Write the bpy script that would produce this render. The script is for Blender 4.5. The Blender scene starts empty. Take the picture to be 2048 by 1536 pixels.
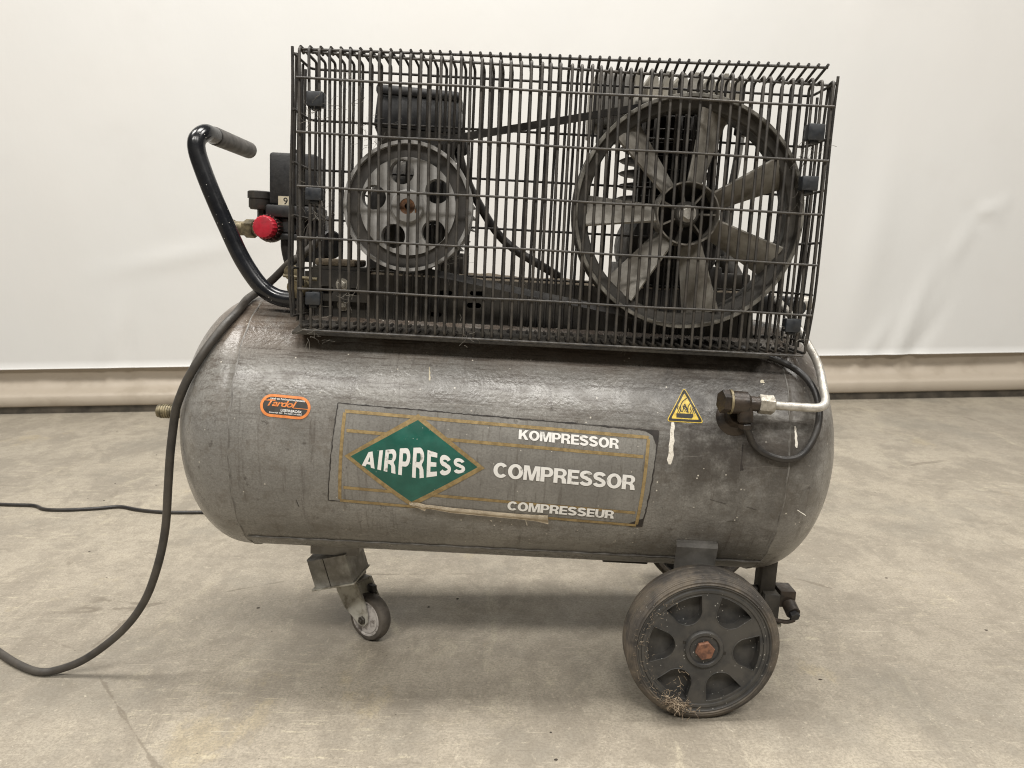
import bpy, bmesh, math, random
from mathutils import Vector, Matrix, noise
from mathutils.geometry import tessellate_polygon

# ------------------------------------------------------------------ camera
sc = bpy.context.scene
cam = bpy.data.cameras.new('camera'); cam_ob = bpy.data.objects.new('camera', cam)
sc.collection.objects.link(cam_ob); sc.camera = cam_ob
cam.sensor_width = 36.0; cam.lens = 1538.0 / 2048.0 * 36.0
cam.clip_start = 0.05; cam.clip_end = 60
cam_ob.location = (0, 0, 0.74)
cam_ob.rotation_euler = (math.radians(90 - 9.2), 0, 0)
cam.dof.use_dof = True; cam.dof.focus_distance = 1.27; cam.dof.aperture_fstop = 10.0

# ------------------------------------------------------------------ light
world = bpy.data.worlds.new('World'); sc.world = world; world.use_nodes = True
bg = world.node_tree.nodes['Background']
bg.inputs[0].default_value = (1.0, 0.98, 0.94, 1); bg.inputs[1].default_value = 0.13
def lamp(x, y, z, sx, sy, power, col=(1.0, 0.968, 0.918)):
    l = bpy.data.lights.new('ceiling_lamp', 'AREA'); l.shape = 'RECTANGLE'; l.size = sx; l.size_y = sy
    l.energy = power; l.color = col
    o = bpy.data.objects.new('ceiling_lamp', l); o.location = (x, y, z); sc.collection.objects.link(o)
    return o
# two rows of fluorescent fittings under the hall ceiling
for x in (-2.6, 0.0, 2.6):
    lamp(x, -2.8, 5.0, 1.4, 0.9, 215)
for x in (-2.6, 0.2, 3.0):
    lamp(x, 1.25, 5.0, 1.9, 1.1, 190)
sc.view_settings.view_transform = 'Standard'; sc.view_settings.look = 'None'
sc.view_settings.exposure = -0.23; sc.view_settings.gamma = 1.0; sc.view_settings.use_curve_mapping = False
sc.cycles.max_bounces = 8; sc.cycles.use_denoising = True; sc.cycles.filter_width = 1.1

C = sc.collection
rnd = random.Random(7)

# ------------------------------------------------------------------ materials
def newmat(name):
    m = bpy.data.materials.new(name); m.use_nodes = True
    nt = m.node_tree; b = nt.nodes['Principled BSDF']
    return m, nt, b
class N:
    """small helper to write node graphs"""
    def __init__(s, nt):
        s.nt = nt; s.tc = nt.nodes.new('ShaderNodeTexCoord')
    def obj(s): return s.tc.outputs['Object']
    def mapv(s, scale=(1,1,1), loc=(0,0,0), rot=(0,0,0)):
        n = s.nt.nodes.new('ShaderNodeMapping'); s.nt.links.new(s.obj(), n.inputs[0])
        n.inputs['Scale'].default_value = scale; n.inputs['Location'].default_value = loc; n.inputs['Rotation'].default_value = rot
        return n.outputs[0]
    def noise(s, scale, detail=4, rough=.55, vec=None, dist=0.0):
        n = s.nt.nodes.new('ShaderNodeTexNoise'); n.inputs['Scale'].default_value = scale
        n.inputs['Detail'].default_value = detail; n.inputs['Roughness'].default_value = rough; n.inputs['Distortion'].default_value = dist
        s.nt.links.new(vec or s.obj(), n.inputs['Vector']); return n.outputs['Fac']
    def voro(s, scale, vec=None, feature='F1', out='Distance', rand=1.0):
        n = s.nt.nodes.new('ShaderNodeTexVoronoi'); n.feature = feature; n.inputs['Scale'].default_value = scale
        n.inputs['Randomness'].default_value = rand
        s.nt.links.new(vec or s.obj(), n.inputs['Vector']); return n.outputs[out]
    def ramp(s, fac, a, b, lo=0.0, hi=1.0):
        n = s.nt.nodes.new('ShaderNodeMapRange'); n.interpolation_type = 'SMOOTHSTEP'; n.clamp = True
        n.inputs[1].default_value = a; n.inputs[2].default_value = b; n.inputs[3].default_value = lo; n.inputs[4].default_value = hi
        s.nt.links.new(fac, n.inputs[0]); return n.outputs[0]
    def math(s, op, a, b=None):
        n = s.nt.nodes.new('ShaderNodeMath'); n.operation = op
        for i, v in enumerate((a, b)):
            if v is None: continue
            if isinstance(v, (int, float)): n.inputs[i].default_value = v
            else: s.nt.links.new(v, n.inputs[i])
        return n.outputs[0]
    def mul(s, a, b): return s.math('MULTIPLY', a, b)
    def mix(s, fac, a, b):
        n = s.nt.nodes.new('ShaderNodeMix'); n.data_type = 'RGBA'; n.clamp_factor = True
        for i, v in ((0, fac), (6, a), (7, b)):
            if isinstance(v, (int, float)): n.inputs[i].default_value = v
            elif isinstance(v, (tuple, list)): n.inputs[i].default_value = (*v[:3], 1)
            else: s.nt.links.new(v, n.inputs[i])
        return n.outputs[2]
    def xyz(s):
        n = s.nt.nodes.new('ShaderNodeSeparateXYZ'); s.nt.links.new(s.obj(), n.inputs[0]); return n.outputs
    def dist(s, p):
        n = s.nt.nodes.new('ShaderNodeVectorMath'); n.operation = 'DISTANCE'; s.nt.links.new(s.obj(), n.inputs[0]); n.inputs[1].default_value = p
        return n.outputs['Value']
    def bump(s, h, strength, distance, prev=None):
        n = s.nt.nodes.new('ShaderNodeBump'); n.inputs['Strength'].default_value = strength; n.inputs['Distance'].default_value = distance
        s.nt.links.new(h, n.inputs['Height'])
        if prev is not None: s.nt.links.new(prev, n.inputs['Normal'])
        return n.outputs[0]
    def normal_z(s):
        n = s.nt.nodes.new('ShaderNodeSeparateXYZ'); s.nt.links.new(s.tc.outputs['Normal'], n.inputs[0]); return n.outputs[2]

def simple(name, col, rough=.6, metal=0.0, col2=None, scale=40, spread=(.35, .65), dust=None, dust_amt=.5, bump=.0, rvar=.12, spec=.5, specks=0.0):
    m, nt, b = newmat(name); n = N(nt)
    c2 = col2 or tuple(v * .6 for v in col)
    f = n.noise(scale, 6, .6)
    c = n.mix(n.ramp(f, *spread), c2, col)
    r = n.ramp(n.noise(scale * 1.7, 4), .3, .7, rough - rvar, min(1, rough + rvar))
    if dust:
        d = n.mul(n.ramp(n.noise(scale * .6, 5, .65), .38, .62), dust_amt)
        c = n.mix(d, c, dust)
    if specks:
        v = n.voro(150); k = n.ramp(v, .13, .08)
        k = n.mul(k, n.ramp(n.noise(23, 2), .5, .56)); c = n.mix(n.mul(k, specks), c, (.62, .6, .55))
    nt.links.new(c, b.inputs['Base Color']); nt.links.new(r, b.inputs['Roughness'])
    b.inputs['Metallic'].default_value = metal; b.inputs['Specular IOR Level'].default_value = spec
    if bump:
        nt.links.new(n.bump(n.noise(scale * 4, 5, .6), .6, bump), b.inputs['Normal'])
    return m

M = {}
M['wire'] = simple('dusty_dark_wire', (.058, .054, .049), .5, .2, (.038, .035, .032), 60, dust=(.115, .10, .082), dust_amt=.38, bump=.0003)
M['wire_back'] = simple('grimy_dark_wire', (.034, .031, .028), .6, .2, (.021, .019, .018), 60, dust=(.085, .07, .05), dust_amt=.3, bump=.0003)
M['clip'] = simple('dark_blue_grey_clip', (.020, .024, .030), .45, 0, (.012, .014, .018), 90, dust=(.06, .058, .052), dust_amt=.25)
M['iron'] = simple('grey_cast_iron', (.066, .062, .056), .55, .2, (.04, .037, .033), 30, dust=(.095, .084, .066), dust_amt=.4, bump=.0006)
M['iron_edge'] = simple('worn_iron_edge', (.30, .285, .25), .45, .5, (.16, .15, .13), 45, bump=.0003)
M['blade'] = simple('dusty_cast_blade', (.37, .35, .31), .6, .1, (.15, .137, .115), 26, (.30, .60), dust=(.10, .082, .06), dust_amt=.5, bump=.0006)
M['hub'] = simple('hub_iron', (.24, .22, .19), .5, .4, (.11, .10, .085), 50, bump=.0004)
M['alu'] = simple('brushed_aluminium', (.42, .412, .398), .48, .25, (.31, .303, .29), 35, dust=(.2, .185, .16), dust_amt=.35, bump=.0003)
M['alu_dark'] = simple('dark_pulley_band', (.062, .057, .053), .55, .1, (.045, .042, .038), 35, dust=(.09, .08, .066), dust_amt=.4)
M['rust'] = simple('orange_rust', (.215, .098, .055), .8, .0, (.10, .047, .03), 120, bump=.0008)
M['rust_dark'] = simple('brown_rust', (.20, .095, .045), .75, .2, (.08, .04, .02), 150, bump=.0006)
M['black'] = simple('black_plastic', (.018, .018, .019), .5, 0, (.012, .012, .013), 60, dust=(.05, .046, .04), dust_amt=.22, bump=.0003)
M['black_gloss'] = simple('black_gloss_paint', (.009, .010, .013), .24, 0, (.006, .0065, .008), 25, dust=(.035, .033, .03), dust_amt=.15, rvar=.08, specks=.8)
M['grip'] = simple('dusty_grip', (.075, .07, .064), .6, 0, (.045, .042, .038), 40, dust=(.11, .1, .09), dust_amt=.4)
M['belt'] = simple('rubber_belt', (.026, .025, .024), .7, 0, (.017, .016, .016), 50, dust=(.075, .068, .058), dust_amt=.3)
M['cord'] = simple('dark_rubber_cord', (.050, .045, .039), .55, 0, (.031, .028, .025), 30, dust=(.095, .08, .062), dust_amt=.35, bump=.0003)
M['hose'] = simple('black_rubber_hose', (.02, .019, .018), .45, 0, (.013, .012, .012), 40, dust=(.06, .05, .04), dust_amt=.3)
M['deck'] = simple('oily_dark_steel', (.040, .036, .031), .6, .1, (.022, .020, .017), 22, dust=(.075, .064, .047), dust_amt=.45, bump=.0006)
M['deck_top'] = simple('brown_dusty_steel', (.16, .125, .085), .85, 0, (.085, .066, .045), 45, dust=(.20, .165, .115), dust_amt=.5, bump=.0015)
M['motor'] = simple('dark_grey_motor', (.05, .048, .044), .6, .1, (.03, .028, .026), 30, dust=(.1, .085, .065), dust_amt=.4, bump=.0004)
M['pump'] = simple('sooty_pump_iron', (.022, .020, .018), .65, .2, (.012, .011, .010), 40, dust=(.055, .045, .033), dust_amt=.4, bump=.0008)
M['head'] = simple('dull_aluminium_head', (.30, .285, .25), .6, .1, (.19, .178, .15), 30, dust=(.30, .26, .19), dust_amt=.35, bump=.0006)
M['filter'] = simple('grey_filter_plastic', (.13, .123, .11), .6, 0, (.095, .09, .08), 25, dust=(.2, .18, .145), dust_amt=.35)
M['brass'] = simple('grimy_brass', (.24, .20, .12), .5, .4, (.09, .075, .045), 70, bump=.0004)
M['bronze'] = simple('oily_bronze_valve', (.036, .028, .022), .42, .2, (.016, .013, .011), 60, dust=(.075, .05, .032), dust_amt=.35, bump=.0004)
M['silver'] = simple('galvanised_pipe', (.56, .54, .50), .42, .4, (.36, .34, .30), 60, dust=(.2, .17, .13), dust_amt=.25, bump=.0003)
M['nut'] = simple('zinc_nut', (.52, .49, .43), .42, .6, (.30, .275, .23), 110, bump=.0005)
M['red'] = simple('red_knob_plastic', (.50, .020, .038), .45, 0, (.37, .015, .028), 70)
M['red_dark'] = simple('dirty_red_plastic', (.14, .028, .028), .5, 0, (.035, .016, .015), 90)
M['rubber'] = simple('dusty_tyre_rubber', (.062, .054, .046), .75, 0, (.036, .032, .028), 30, dust=(.16, .13, .095), dust_amt=.6, bump=.0008, specks=.4)
M['rim'] = simple('charcoal_wheel_plastic', (.042, .0415, .040), .48, 0, (.029, .0285, .028), 35, dust=(.095, .086, .073), dust_amt=.45, bump=.0003, specks=1.0)
M['zinc'] = simple('blotchy_galvanised_block', (.42, .415, .385), .6, .0, (.22, .217, .20), 30, dust=(.10, .082, .06), dust_amt=.6, bump=.0005)
M['fork'] = simple('dirty_grey_zinc', (.44, .425, .37), .6, .1, (.17, .15, .115), 48, (.28, .58), bump=.0006)
M['caster_white'] = simple('scuffed_white_plastic', (.48, .45, .42), .6, 0, (.15, .13, .115), 55, (.36, .56), bump=.0005)
M['caster_tyre'] = simple('worn_grey_rubber', (.11, .095, .078), .75, 0, (.065, .055, .046), 40, bump=.0006)
M['paint_grey'] = simple('grey_bracket_paint', (.24, .23, .21), .5, 0, (.16, .152, .138), 40, dust=(.10, .088, .072), dust_amt=.4, bump=.0004)
M['weld'] = simple('painted_weld', (.21, .20, .185), .5, 0, (.12, .113, .10), 60, dust=(.06, .05, .04), dust_amt=.4, bump=.0004)
M['white_print'] = simple('white_print', (.82, .81, .78), .5, 0, (.36, .35, .32), 75, (.30, .42))
M['green_print'] = simple('green_print', (.016, .115, .085), .42, 0, (.011, .085, .062), 30, specks=.6)
M['gold_print'] = simple('faded_gold_print', (.34, .245, .11), .5, .1, (.22, .155, .068), 120)
M['orange_print'] = simple('orange_print', (.72, .24, .06), .5, 0, (.55, .17, .04), 90)
M['dark_print'] = simple('dark_print', (.045, .042, .036), .5, 0, (.03, .028, .025), 60)
M['yellow_print'] = simple('yellow_print', (.74, .54, .08), .45, 0, (.52, .36, .05), 110)
M['black_print'] = simple('black_print', (.02, .018, .014), .5, 0, (.014, .012, .01), 60)
M['residue'] = simple('dark_glue_residue', (.032, .026, .022), .7, 0, (.02, .017, .015), 90)
M['paper'] = simple('torn_beige_paper', (.74, .65, .50), .75, 0, (.55, .46, .33), 60, bump=.0004)
M['drip'] = simple('white_paint_drip', (.72, .68, .60), .7, 0, (.42, .38, .31), 130, (.3, .5), bump=.001)
M['tag'] = simple('cream_paper_tag', (.66, .60, .46), .7, 0, (.55, .49, .36), 60)
M['straw'] = simple('dry_straw', (.36, .285, .20), .85, 0, (.17, .125, .085), 90)
M['cobweb'] = simple('dusty_cobweb', (.20, .185, .16), .9, 0, (.12, .11, .095), 90)
M['crumb'] = simple('dark_crumb', (.07, .055, .04), .9, 0, (.03, .025, .02), 90)
M['crumb_pale'] = simple('pale_crumb', (.6, .55, .45), .9, 0, (.4, .36, .28), 90)
M['gauge'] = simple('gauge_case', (.035, .033, .03), .55, 0, (.022, .021, .02), 60, dust=(.09, .078, .06), dust_amt=.4)

def tank_material(name, film=False):
    m, nt, b = newmat(name); n = N(nt); x, y, z = n.xyz()
    c = n.mix(n.ramp(n.noise(7, 5, .6), .35, .68), (.210, .203, .188), (.295, .284, .262))
    fine = n.noise(330, 4, .7)
    c = n.mix(n.ramp(fine, .38, .64, .0, .40), c, (.085, .077, .066))
    c = n.mix(n.ramp(n.noise(420, 2, .6), .60, .72, 0, .30), c, (.40, .38, .34))
    c = n.mix(n.ramp(n.noise(30, 9, .78), .50, .62, 0, .55), c, (.128, .113, .094))
    c = n.mix(n.ramp(n.noise(5.5, 9, .74), .52, .66, 0, .45), c, (.135, .118, .098))
    # brown dust over the tank shoulder, darkened to paint in the guard's shadow
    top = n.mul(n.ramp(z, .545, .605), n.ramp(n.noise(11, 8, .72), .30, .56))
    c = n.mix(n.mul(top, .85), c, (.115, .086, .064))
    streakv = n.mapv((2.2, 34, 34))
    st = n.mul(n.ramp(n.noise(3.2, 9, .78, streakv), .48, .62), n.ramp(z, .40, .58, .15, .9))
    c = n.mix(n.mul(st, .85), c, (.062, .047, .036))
    # runs down the belly
    run = n.ramp(n.noise(4.5, 8, .74, n.mapv((22, 1.6, 1.6))), .54, .68)
    c = n.mix(n.mul(run, .45), c, (.060, .047, .038))
    # black oily grime round the valve and towards the pump end
    g = n.mul(n.ramp(n.dist((.325, -.20, .50)), .27, .04), n.ramp(n.noise(16, 7, .7), .30, .60))
    c = n.mix(n.mul(g, .92), c, (.030, .024, .019))
    g2 = n.mul(n.ramp(x, .05, .50), n.ramp(n.noise(9, 8, .72), .46, .66))
    c = n.mix(n.mul(g2, .62), c, (.070, .058, .046))
    sm = n.ramp(n.noise(38, 6, .75), .60, .70)
    c = n.mix(n.mul(sm, .60), c, (.04, .033, .027))
    # tiny pale chips and paint specks
    v = n.voro(70); keep = n.ramp(n.noise(31, 2), .52, .60)
    c = n.mix(n.mul(n.mul(n.ramp(v, .115, .07), keep), .85), c, (.60, .56, .48))
    # fine scratches
    sv = n.mapv((3, 140, 140), rot=(0, .12, 0)); s1 = n.ramp(n.noise(2.0, 3, .5, sv), .70, .735)
    c = n.mix(n.mul(s1, .30), c, (.36, .34, .30))
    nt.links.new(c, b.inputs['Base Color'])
    r = n.ramp(n.noise(15, 5, .6), .3, .7, .23, .38)
    r2 = n.math('ADD', r, n.mul(g, .12))
    nt.links.new(r2, b.inputs['Roughness'])
    b.inputs['Specular IOR Level'].default_value = .5
    h1 = n.noise(150, 3, .5); h2 = n.noise(6, 3, .5)
    nb = n.bump(h2, .35, .004); nb = n.bump(h1, .5, .0013, nb)
    nt.links.new(nb, b.inputs['Normal'])
    return m
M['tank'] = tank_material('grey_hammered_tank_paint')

def film_material():
    m, nt, b = newmat('clear_label_film'); n = N(nt)
    c = n.mix(n.ramp(n.noise(9, 6, .65), .35, .65), (.178, .170, .155), (.245, .235, .214))
    c = n.mix(n.ramp(n.noise(300, 3, .6), .40, .66, 0, .32), c, (.095, .088, .077))
    c = n.mix(n.mul(n.ramp(n.noise(4.5, 6, .7, n.mapv((26, 2, 2))), .50, .70), .6), c, (.075, .064, .052))
    c = n.mix(n.mul(n.ramp(n.noise(42, 5, .72), .64, .72), .6), c, (.04, .034, .028))
    v = n.voro(75); c = n.mix(n.mul(n.mul(n.ramp(v, .10, .06), n.ramp(n.noise(29, 2), .53, .6)), .8), c, (.55, .52, .46))
    nt.links.new(c, b.inputs['Base Color'])
    nt.links.new(n.ramp(n.noise(15, 5), .3, .7, .34, .48), b.inputs['Roughness'])
    nt.links.new(n.bump(n.noise(190, 3, .5), .35, .001), b.inputs['Normal'])
    return m
M['film'] = film_material()

def floor_material():
    m, nt, b = newmat('worn_concrete_floor'); n = N(nt)
    c = n.mix(n.ramp(n.noise(1.1, 7, .62), .34, .66), (.305, .270, .217), (.385, .343, .272))
    # cloudy trowelled patches
    tv = n.mapv((2.4, 1.5, 1), rot=(0, 0, .55)); s = n.noise(2.3, 13, .76, tv, .35)
    c = n.mix(n.ramp(s, .43, .59, 0, .85), c, (.236, .208, .166))
    tv2 = n.mapv((2.6, .9, 1), loc=(3, 7, 0), rot=(0, 0, -.75)); s2 = n.noise(3.0, 13, .78, tv2, .5)
    c = n.mix(n.ramp(s2, .55, .66, 0, .80), c, (.44, .392, .298))
    # short strokes left by the float
    st1 = n.noise(4.0, 8, .72, n.mapv((3.2, 15, 1), rot=(0, 0, .5)))
    msk = n.ramp(n.noise(1.3, 4, .6, n.mapv((1, 1, 1), loc=(4, 1, 0))), .44, .62)
    c = n.mix(n.mul(n.ramp(st1, .55, .64), n.mul(msk, .8)), c, (.47, .42, .315))
    c = n.mix(n.mul(n.ramp(st1, .44, .34), n.mul(msk, .6)), c, (.19, .165, .13))
    yel = n.mul(n.ramp(n.noise(2.0, 8, .72, n.mapv((1.6, 1, 1), loc=(9, 2, 0))), .60, .68), .5)
    c = n.mix(yel, c, (.40, .335, .215))
    grn = n.mul(n.ramp(n.noise(1.5, 7, .66, n.mapv((1.3, 1, 1), loc=(1, 5, 0))), .50, .64), .5)
    c = n.mix(grn, c, (.205, .190, .158))
    # grain and pitting
    c = n.mix(n.ramp(n.noise(30, 10, .80), .47, .60, 0, .36), c, (.185, .160, .123))
    c = n.mix(n.ramp(n.noise(52, 8, .80), .55, .64, 0, .55), c, (.47, .42, .33))
    c = n.mix(n.ramp(n.noise(210, 5, .75), .44, .60, 0, .50), c, (.165, .143, .112))
    for rot, lc in ((.35, 2), (-.6, 5), (1.2, 8)):
        sv = n.ramp(n.noise(5, 3, .5, n.mapv((1.4, 60, 1), rot=(0, 0, rot), loc=(lc, lc*.7, 0))), .705, .725)
        c = n.mix(n.mul(sv, .55), c, (.50, .45, .36) if lc != 5 else (.12, .10, .075))
    pits = n.mul(n.ramp(n.voro(95), .11, .06), n.ramp(n.noise(11, 3), .52, .60)); c = n.mix(n.mul(pits, .7), c, (.10, .082, .06))
    lime = n.mul(n.ramp(n.voro(80), .09, .05), n.ramp(n.noise(9, 3, .5, n.mapv(loc=(3, 3, 3))), .54, .62)); c = n.mix(n.mul(lime, .7), c, (.58, .53, .44))
    sp = n.mul(n.ramp(n.voro(30), .06, .03), n.ramp(n.noise(7, 2), .5, .6))
    c = n.mix(n.mul(sp, .75), c, (.07, .055, .04))
    stn = n.mul(n.ramp(n.noise(4.6, 9, .80), .635, .72), .55); c = n.mix(stn, c, (.115, .092, .066))
    ck = n.voro(.75, n.mapv((1, 1.2, 1), loc=(.37, .21, 0)), 'DISTANCE_TO_EDGE'); wob = n.noise(9, 5, .7)
    ck = n.math('ADD', ck, n.mul(n.math('SUBTRACT', wob, .5), .03))
    c = n.mix(n.mul(n.ramp(n.math('ABSOLUTE', ck), .0035, .0010), n.ramp(n.noise(2.2, 3), .48, .58, 0, .6)), c, (.13, .108, .08))
    nt.links.new(c, b.inputs['Base Color'])
    nt.links.new(n.ramp(n.noise(3, 6, .6), .3, .7, .45, .68), b.inputs['Roughness'])
    nb = n.bump(n.noise(140, 6, .7), .45, .0015); nb = n.bump(s, .20, .003, nb)
    nt.links.new(nb, b.inputs['Normal']); b.inputs['Specular IOR Level'].default_value = .35
    return m
M['floor'] = floor_material()

def sheet_material(name, a, bcol, rough, spots=None):
    m, nt, b = newmat(name); n = N(nt)
    c = n.mix(n.ramp(n.noise(.55, 4, .5), .35, .65), a, bcol)
    c = n.mix(n.ramp(n.noise(3.5, 6, .6), .52, .75, 0, .30), c, tuple(v * .93 for v in a))
    c = n.mix(n.mul(n.ramp(n.noise(2.1, 7, .7, n.mapv((1, 1, .35))), .64, .78), .20), c, tuple(v * .82 for v in a))
    if spots:
        k = n.mul(n.ramp(n.noise(5, 5, .65, n.mapv((1, 1, 1.6))), .46, .68), .65); c = n.mix(k, c, spots)
    nt.links.new(c, b.inputs['Base Color'])
    nt.links.new(n.ramp(n.noise(1.4, 5), .3, .7, rough - .08, rough + .1), b.inputs['Roughness'])
    nb = n.bump(n.noise(2.0, 5, .55, n.mapv((1.2, 1, .7))), .10, .05); nb = n.bump(n.noise(220, 2, .5), .12, .0015, nb)
    nt.links.new(nb, b.inputs['Normal'])
    return m
M['sheet'] = sheet_material('white_tarpaulin', (.635, .625, .603), (.622, .621, .606), .42)
M['skirt'] = sheet_material('beige_tarpaulin_hem', (.43, .375, .305), (.38, .328, .262), .55, (.31, .262, .202))
M['gap_shade'] = simple('rubber_and_gap_shade', (.075, .062, .046), .7, 0, (.03, .025, .018), 12)  # dark strip colour that also paints in the shade of the gap under the hem

# ------------------------------------------------------------------ geometry helpers
def link(name, bm, mat, parent=None, smooth=True, angle=38):
    me = bpy.data.meshes.new(name); bm.normal_update(); bm.to_mesh(me); bm.free()
    o = bpy.data.objects.new(name, me); C.objects.link(o)
    if isinstance(mat, (list, tuple)):
        for k in mat: me.materials.append(M[k])
    else: me.materials.append(M[mat])
    if smooth:
        me.shade_smooth(); me.set_sharp_from_angle(angle=math.radians(angle))
    if parent: o.parent = parent
    return o
def box(bm, x0, x1, y0, y1, z0, z1, bevel=0.0, mtx=None, seg=2, mi=0):
    vs = [bm.verts.new((x, y, z)) for x in (x0, x1) for y in (y0, y1) for z in (z0, z1)]
    fs = [(0,1,3,2),(4,6,7,5),(0,4,5,1),(2,3,7,6),(0,2,6,4),(1,5,7,3)]
    faces = [bm.faces.new([vs[i] for i in f]) for f in fs]
    for f in faces: f.material_index = mi
    geo = vs
    if bevel:
        es = list({e for f in faces for e in f.edges})
        r = bmesh.ops.bevel(bm, geom=es, offset=bevel, segments=seg, profile=.5, affect='EDGES')
        geo = list({v for f in r['faces'] for v in f.verts} | {v for v in vs if v.is_valid})
    if mtx is not None:
        bmesh.ops.transform(bm, matrix=mtx, verts=[v for v in geo if v.is_valid])
def smooth_path(pts, n=6):
    P = [Vector(p) for p in pts]; out = []
    for i in range(len(P) - 1):
        p0 = P[max(i-1, 0)]; p1 = P[i]; p2 = P[i+1]; p3 = P[min(i+2, len(P)-1)]
        for k in range(n):
            t = k / n
            out.append(.5 * ((2*p1) + (p2-p0)*t + (2*p0-5*p1+4*p2-p3)*t*t + (3*p1-p0-3*p2+p3)*t**3))
    out.append(P[-1]); return out
def round_path(pts, r, n=4):
    P = [Vector(p) for p in pts]; out = [P[0]]
    for i in range(1, len(P)-1):
        a = (P[i-1]-P[i]); b = (P[i+1]-P[i]); d = min(r, a.length*.49, b.length*.49)
        A = P[i] + a.normalized()*d; B = P[i] + b.normalized()*d
        for k in range(n+1):
            t = k/n; out.append((1-t)**2*A + 2*t*(1-t)*P[i] + t*t*B)
    out.append(P[-1]); return out
def tube(bm, pts, r, seg=8, cap=True, mi=0, dome=0.0):
    P = [Vector(p) for p in pts]; n = len(P)
    R = r if isinstance(r, (list, tuple)) else [r]*n
    T = [(P[min(i+1, n-1)] - P[max(i-1, 0)]).normalized() for i in range(n)]
    up = Vector((0,0,1)) if abs(T[0].z) < .9 else Vector((0,1,0))
    u = T[0].cross(up).normalized(); rings = []
    if dome:
        P = [P[0]-T[0]*dome] + P + [P[-1]+T[-1]*dome]; R = [R[0]*.55] + list(R) + [R[-1]*.55]; T = [T[0]]+T+[T[-1]]; n += 2
    for i in range(n):
        u = (u - T[i]*u.dot(T[i])).normalized(); v = T[i].cross(u)
        rings.append([bm.verts.new(P[i] + R[i]*(math.cos(a)*u + math.sin(a)*v)) for a in [2*math.pi*k/seg for k in range(seg)]])
    for i in range(n-1):
        for k in range(seg):
            f = bm.faces.new((rings[i][k], rings[i][(k+1)%seg], rings[i+1][(k+1)%seg], rings[i+1][k])); f.material_index = mi
    if cap:
        bm.faces.new(rings[0][::-1]).material_index = mi; bm.faces.new(rings[-1]).material_index = mi
def axis_frame(axis):
    a = Vector(axis).normalized()
    u = Vector((0,0,1)) if abs(a.z) < .9 else Vector((1,0,0))
    u = (u - a*u.dot(a)).normalized(); return a, u, a.cross(u)
def lathe(bm, c, axis, prof, seg=48, mi=None, closed=False):
    """prof: (radius, distance along axis)"""
    c = Vector(c); a, u, v = axis_frame(axis); rings = []
    for r, t in prof:
        if r < 1e-6: rings.append([bm.verts.new(c + a*t)])
        else: rings.append([bm.verts.new(c + a*t + r*(math.cos(q)*u + math.sin(q)*v)) for q in [2*math.pi*k/seg for k in range(seg)]])
    m = len(prof); rng = range(m if closed else m-1)
    for i in rng:
        A, B = rings[i], rings[(i+1) % m]; idx = mi[i] if mi else 0
        for k in range(seg):
            k2 = (k+1) % seg
            if len(A) == 1 and len(B) == 1: continue
            if len(A) == 1: f = bm.faces.new((A[0], B[k2], B[k]))
            elif len(B) == 1: f = bm.faces.new((A[k], A[k2], B[0]))
            else: f = bm.faces.new((A[k], A[k2], B[k2], B[k]))
            f.material_index = idx
def cyl(bm, p, q, r, seg=20, bev=0.0, mi=0):
    p, q = Vector(p), Vector(q); L = (q-p).length
    prof = [(0,0),(r-bev,0),(r,bev),(r,L-bev),(r-bev,L),(0,L)] if bev else [(0,0),(r,0),(r,L),(0,L)]
    lathe(bm, p, q-p, prof, seg, [mi]*5)
def hexbolt(bm, p, q, r, mi=0, bev=.0012): cyl(bm, p, q, r, 6, bev, mi)
def prism(bm, outer, holes, to3, d0, d1, mi=0):
    """flat shape with holes, extruded; to3(x, z, depth) -> point"""
    loops = [outer] + holes; flat = [Vector((x, z, 0)) for l in loops for x, z in l]
    tris = tessellate_polygon([[Vector((x, z, 0)) for x, z in l] for l in loops])
    F = [bm.verts.new(to3(p.x, p.y, d0)) for p in flat]; B = [bm.verts.new(to3(p.x, p.y, d1)) for p in flat]
    for t in tris:
        for s in (F, B):
            try: bm.faces.new([s[i] for i in t]).material_index = mi
            except ValueError: pass
    i0 = 0
    for l in loops:
        n = len(l)
        for k in range(n):
            a, b = i0+k, i0+(k+1) % n
            bm.faces.new((F[a], F[b], B[b], B[a])).material_index = mi
        i0 += n
    bmesh.ops.recalc_face_normals(bm, faces=bm.faces[:])
def circle(cx, cz, r, n=40, a0=0): return [(cx + r*math.cos(a0+2*math.pi*k/n), cz + r*math.sin(a0+2*math.pi*k/n)) for k in range(n)]
def tag(o, label=None, cat=None, kind=None):
    if label: o['label'] = label
    if cat: o['category'] = cat
    if kind: o['kind'] = kind
    return o

# ------------------------------------------------------------------ the setting
bm = bmesh.new()
g = [bm.verts.new(p) for p in ((-9,-4,0),(9,-4,0),(9,7,0),(-9,7,0))]; bm.faces.new(g)
floor = tag(link('floor', bm, 'floor', smooth=False), 'beige worn concrete floor with trowel streaks and stains', 'floor', 'structure')

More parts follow.
